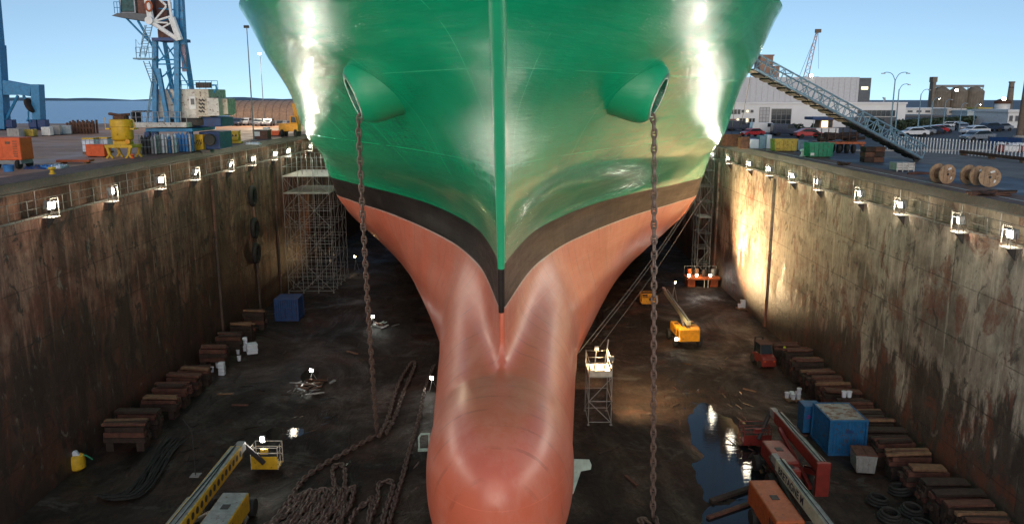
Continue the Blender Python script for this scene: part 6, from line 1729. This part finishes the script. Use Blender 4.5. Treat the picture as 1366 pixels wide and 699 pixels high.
o = MB().box((far(1268, 121, YS).x - cx0, -r_ - 1, far(1268, 121, YS).z - QR), (1.6, .6, 1.2)).build('floodlight', MT['grey'], t)
MB().box((far(1268, 121, YS).x - cx0, -r_ - 1.33, far(1268, 121, YS).z - QR), (1.4, .04, 1.0)).build('lens', MT['star'], o)
# white warehouses in front of the silos
def block(name, label, cat, x0, x1, v0, v1, Y, dp, col, wins=0, roof=None, win='dgrey', grp=None):
    a, b = far(x0, v1, Y), far(x1, v1, Y); c = (a.x+b.x)/2
    z1 = far(x0, v0, Y).z - QR; hw = (b.x-a.x)/2
    t = thing(name, label, cat, (c, Y, QR), 0, grp)
    MB().bx(-hw, hw, 0, dp, 0, z1).build('walls', MT[col], t)
    MB().bx(-hw - .3, hw + .3, -.3, dp + .3, z1 + .002, z1 + .5).build('roof', MT[roof or col], t)
    for i in range(wins):
        x = -hw + 2*hw*(i + .5)/wins; w2 = hw/wins*.55
        f = MB().bx(x - w2, x + w2, -.08, -.005, z1*.45, z1*.78).build('window', MT[win], t)
        MB().bx(x - w2 - .1, x + w2 + .1, -.14, -.082, z1*.41, z1*.45).build('sill', MT['conc'], f)
    return t
block('warehouse', 'white low warehouse under the left silo', 'building', 1207, 1266, 146, 160, 300, 20, 'white', 5)
block('warehouse', 'white shed right of the silo foot', 'building', 1262, 1286, 147, 163, 290, 16, 'offwhite', 2)
block('warehouse', 'long dark roofed shed behind the hedge', 'building', 1204, 1262, 156, 164, 255, 14, 'dgrey', 4)
block('warehouse', 'long pale wall building right of the silos', 'building', 1289, 1342, 149.5, 165, 280, 20, 'sheet2', 0)
block('warehouse', 'brown low bank building below the long pale wall', 'building', 1293, 1342, 160, 170, 230, 8, 'brown2', 6)
block('office_block', 'white office block with a dark window band at the right edge', 'building', 1342, 1366, 150, 178, 160, 12, 'white', 3)
block('tower_block', 'tall brown brick tower rising behind the white hall', 'building', 1010, 1027, 75, 150, 330, 8, 'brickt', 0)
block('tower_block', 'short brown brick tower right of the tall one', 'building', 1029, 1036, 90, 150, 330, 5, 'brickt', 0)
YT = 300
t = thing('storage_tank', 'round white tank with a rusty roof ring and lamp by the chimney', 'tank', (far(1336, 150, YT).x, YT, QR))
r_ = 9*YT/F; z1 = far(1336, 138, YT).z - QR
MB().lathe([(r_, 0), (r_, z1), (.01, z1 + .3)], 24).build('shell', MT['white'], t); MB().lathe([(r_*1.1, z1 - .2), (r_*1.12, z1 + .8), (r_*.5, z1 + 1.5), (.01, z1 + 1.6)], 24).build('roof_ring', MT['rust'], t)
o = MB().box((-r_*.6, -r_*1.1, z1 + 1.6), (1.4, .5, 1.0)).build('floodlight', MT['grey'], t); MB().box((-r_*.6, -r_*1.1 - .28, z1 + 1.6), (1.2, .04, .85)).build('lens', MT['warm'], o)
block('warehouse', 'small green and cream shed left of the round tank', 'building', 1305, 1322, 145.5, 150, 300, 8, 'green2', 3, 'yellow2')
t = thing('chimney', 'tall slender brown chimney at the right edge of the skyline', 'chimney', (far(1345, 150, 320).x, 320, QR))
z1 = far(1345, 109, 320).z - QR; MB().lathe([(1.35, 0), (.95, z1*.95), (1.15, z1*.955), (1.15, z1), (.8, z1), (.01, z1 - .1)], 18).build('stack', MT['silo'], t)
MB().lathe([(1.0, z1*.8), (1.02, z1*.8), (1.02, z1*.83), (1.0, z1*.83)], 18).build('band', MT['rust'], t)
t = thing('concrete_mast', 'thick grey mast at the right edge of the photo', 'mast', (far(1364, 150, 120).x, 120, QR))
z1 = far(1364, 108, 120).z - QR; MB().tube([(0, 0, 0), (0, 0, z1)], [.5, .32], 10).build('pole', MT['brown2'], t); MB().lathe([(.9, 0), (.9, .3), (.01, .3)], 12).build('footing', MT['conc'], t)
# distant lattice crane
YC = 520
t = thing('lattice_crane', 'far pale lattice crane jib leaning above the white hall', 'crane', (far(1078, 103, YC).x, YC, QR))
o0 = Vector((far(1078, 103, YC).x, YC, QR))
A0, B0 = far(1075, 104, YC) - o0, far(1090, 43, YC) - o0
for so, nm in ((-1.6, 'jib_chord'), (1.6, 'jib_chord')): MB().tube([A0 + Vector((so, 0, 0)), B0 + Vector((so*.35, 0, 0))], .3, 5).build(nm, MT['pink'], t)
lt = MB(); n = 14
for i in range(n):
    sa = 1.6*(1 - .65*i/n); sb = 1.6*(1 - .65*(i+1)/n); g = 1 if i % 2 else -1
    lt.tube([A0.lerp(B0, i/n) + Vector((g*sa, 0, 0)), A0.lerp(B0, (i+1)/n) + Vector((-g*sb, 0, 0))], .16, 4)
lt.build('jib_web', MT['pink'], t)
MB().box(B0 + Vector((.6, 0, .6)), (3.6, 1.5, 2.2)).build('jib_head', MT['brown2'], t)
MB().tube([B0, far(1066, 103, YC) - o0], .14, 4).tube([B0 + Vector((1, 0, 0)), far(1092, 92, YC) - o0], .1, 4).build('stay_cables', MT['bluegrey'], t)
MB().bx(-6, 6, -3, 3, A0.z*.55, A0.z + .5).build('machinery_house', MT['brown2'], t); MB().bx(-4, 4, -2.5, 2.5, 0, A0.z*.549).build('undercarriage', MT['dgrey'], t)
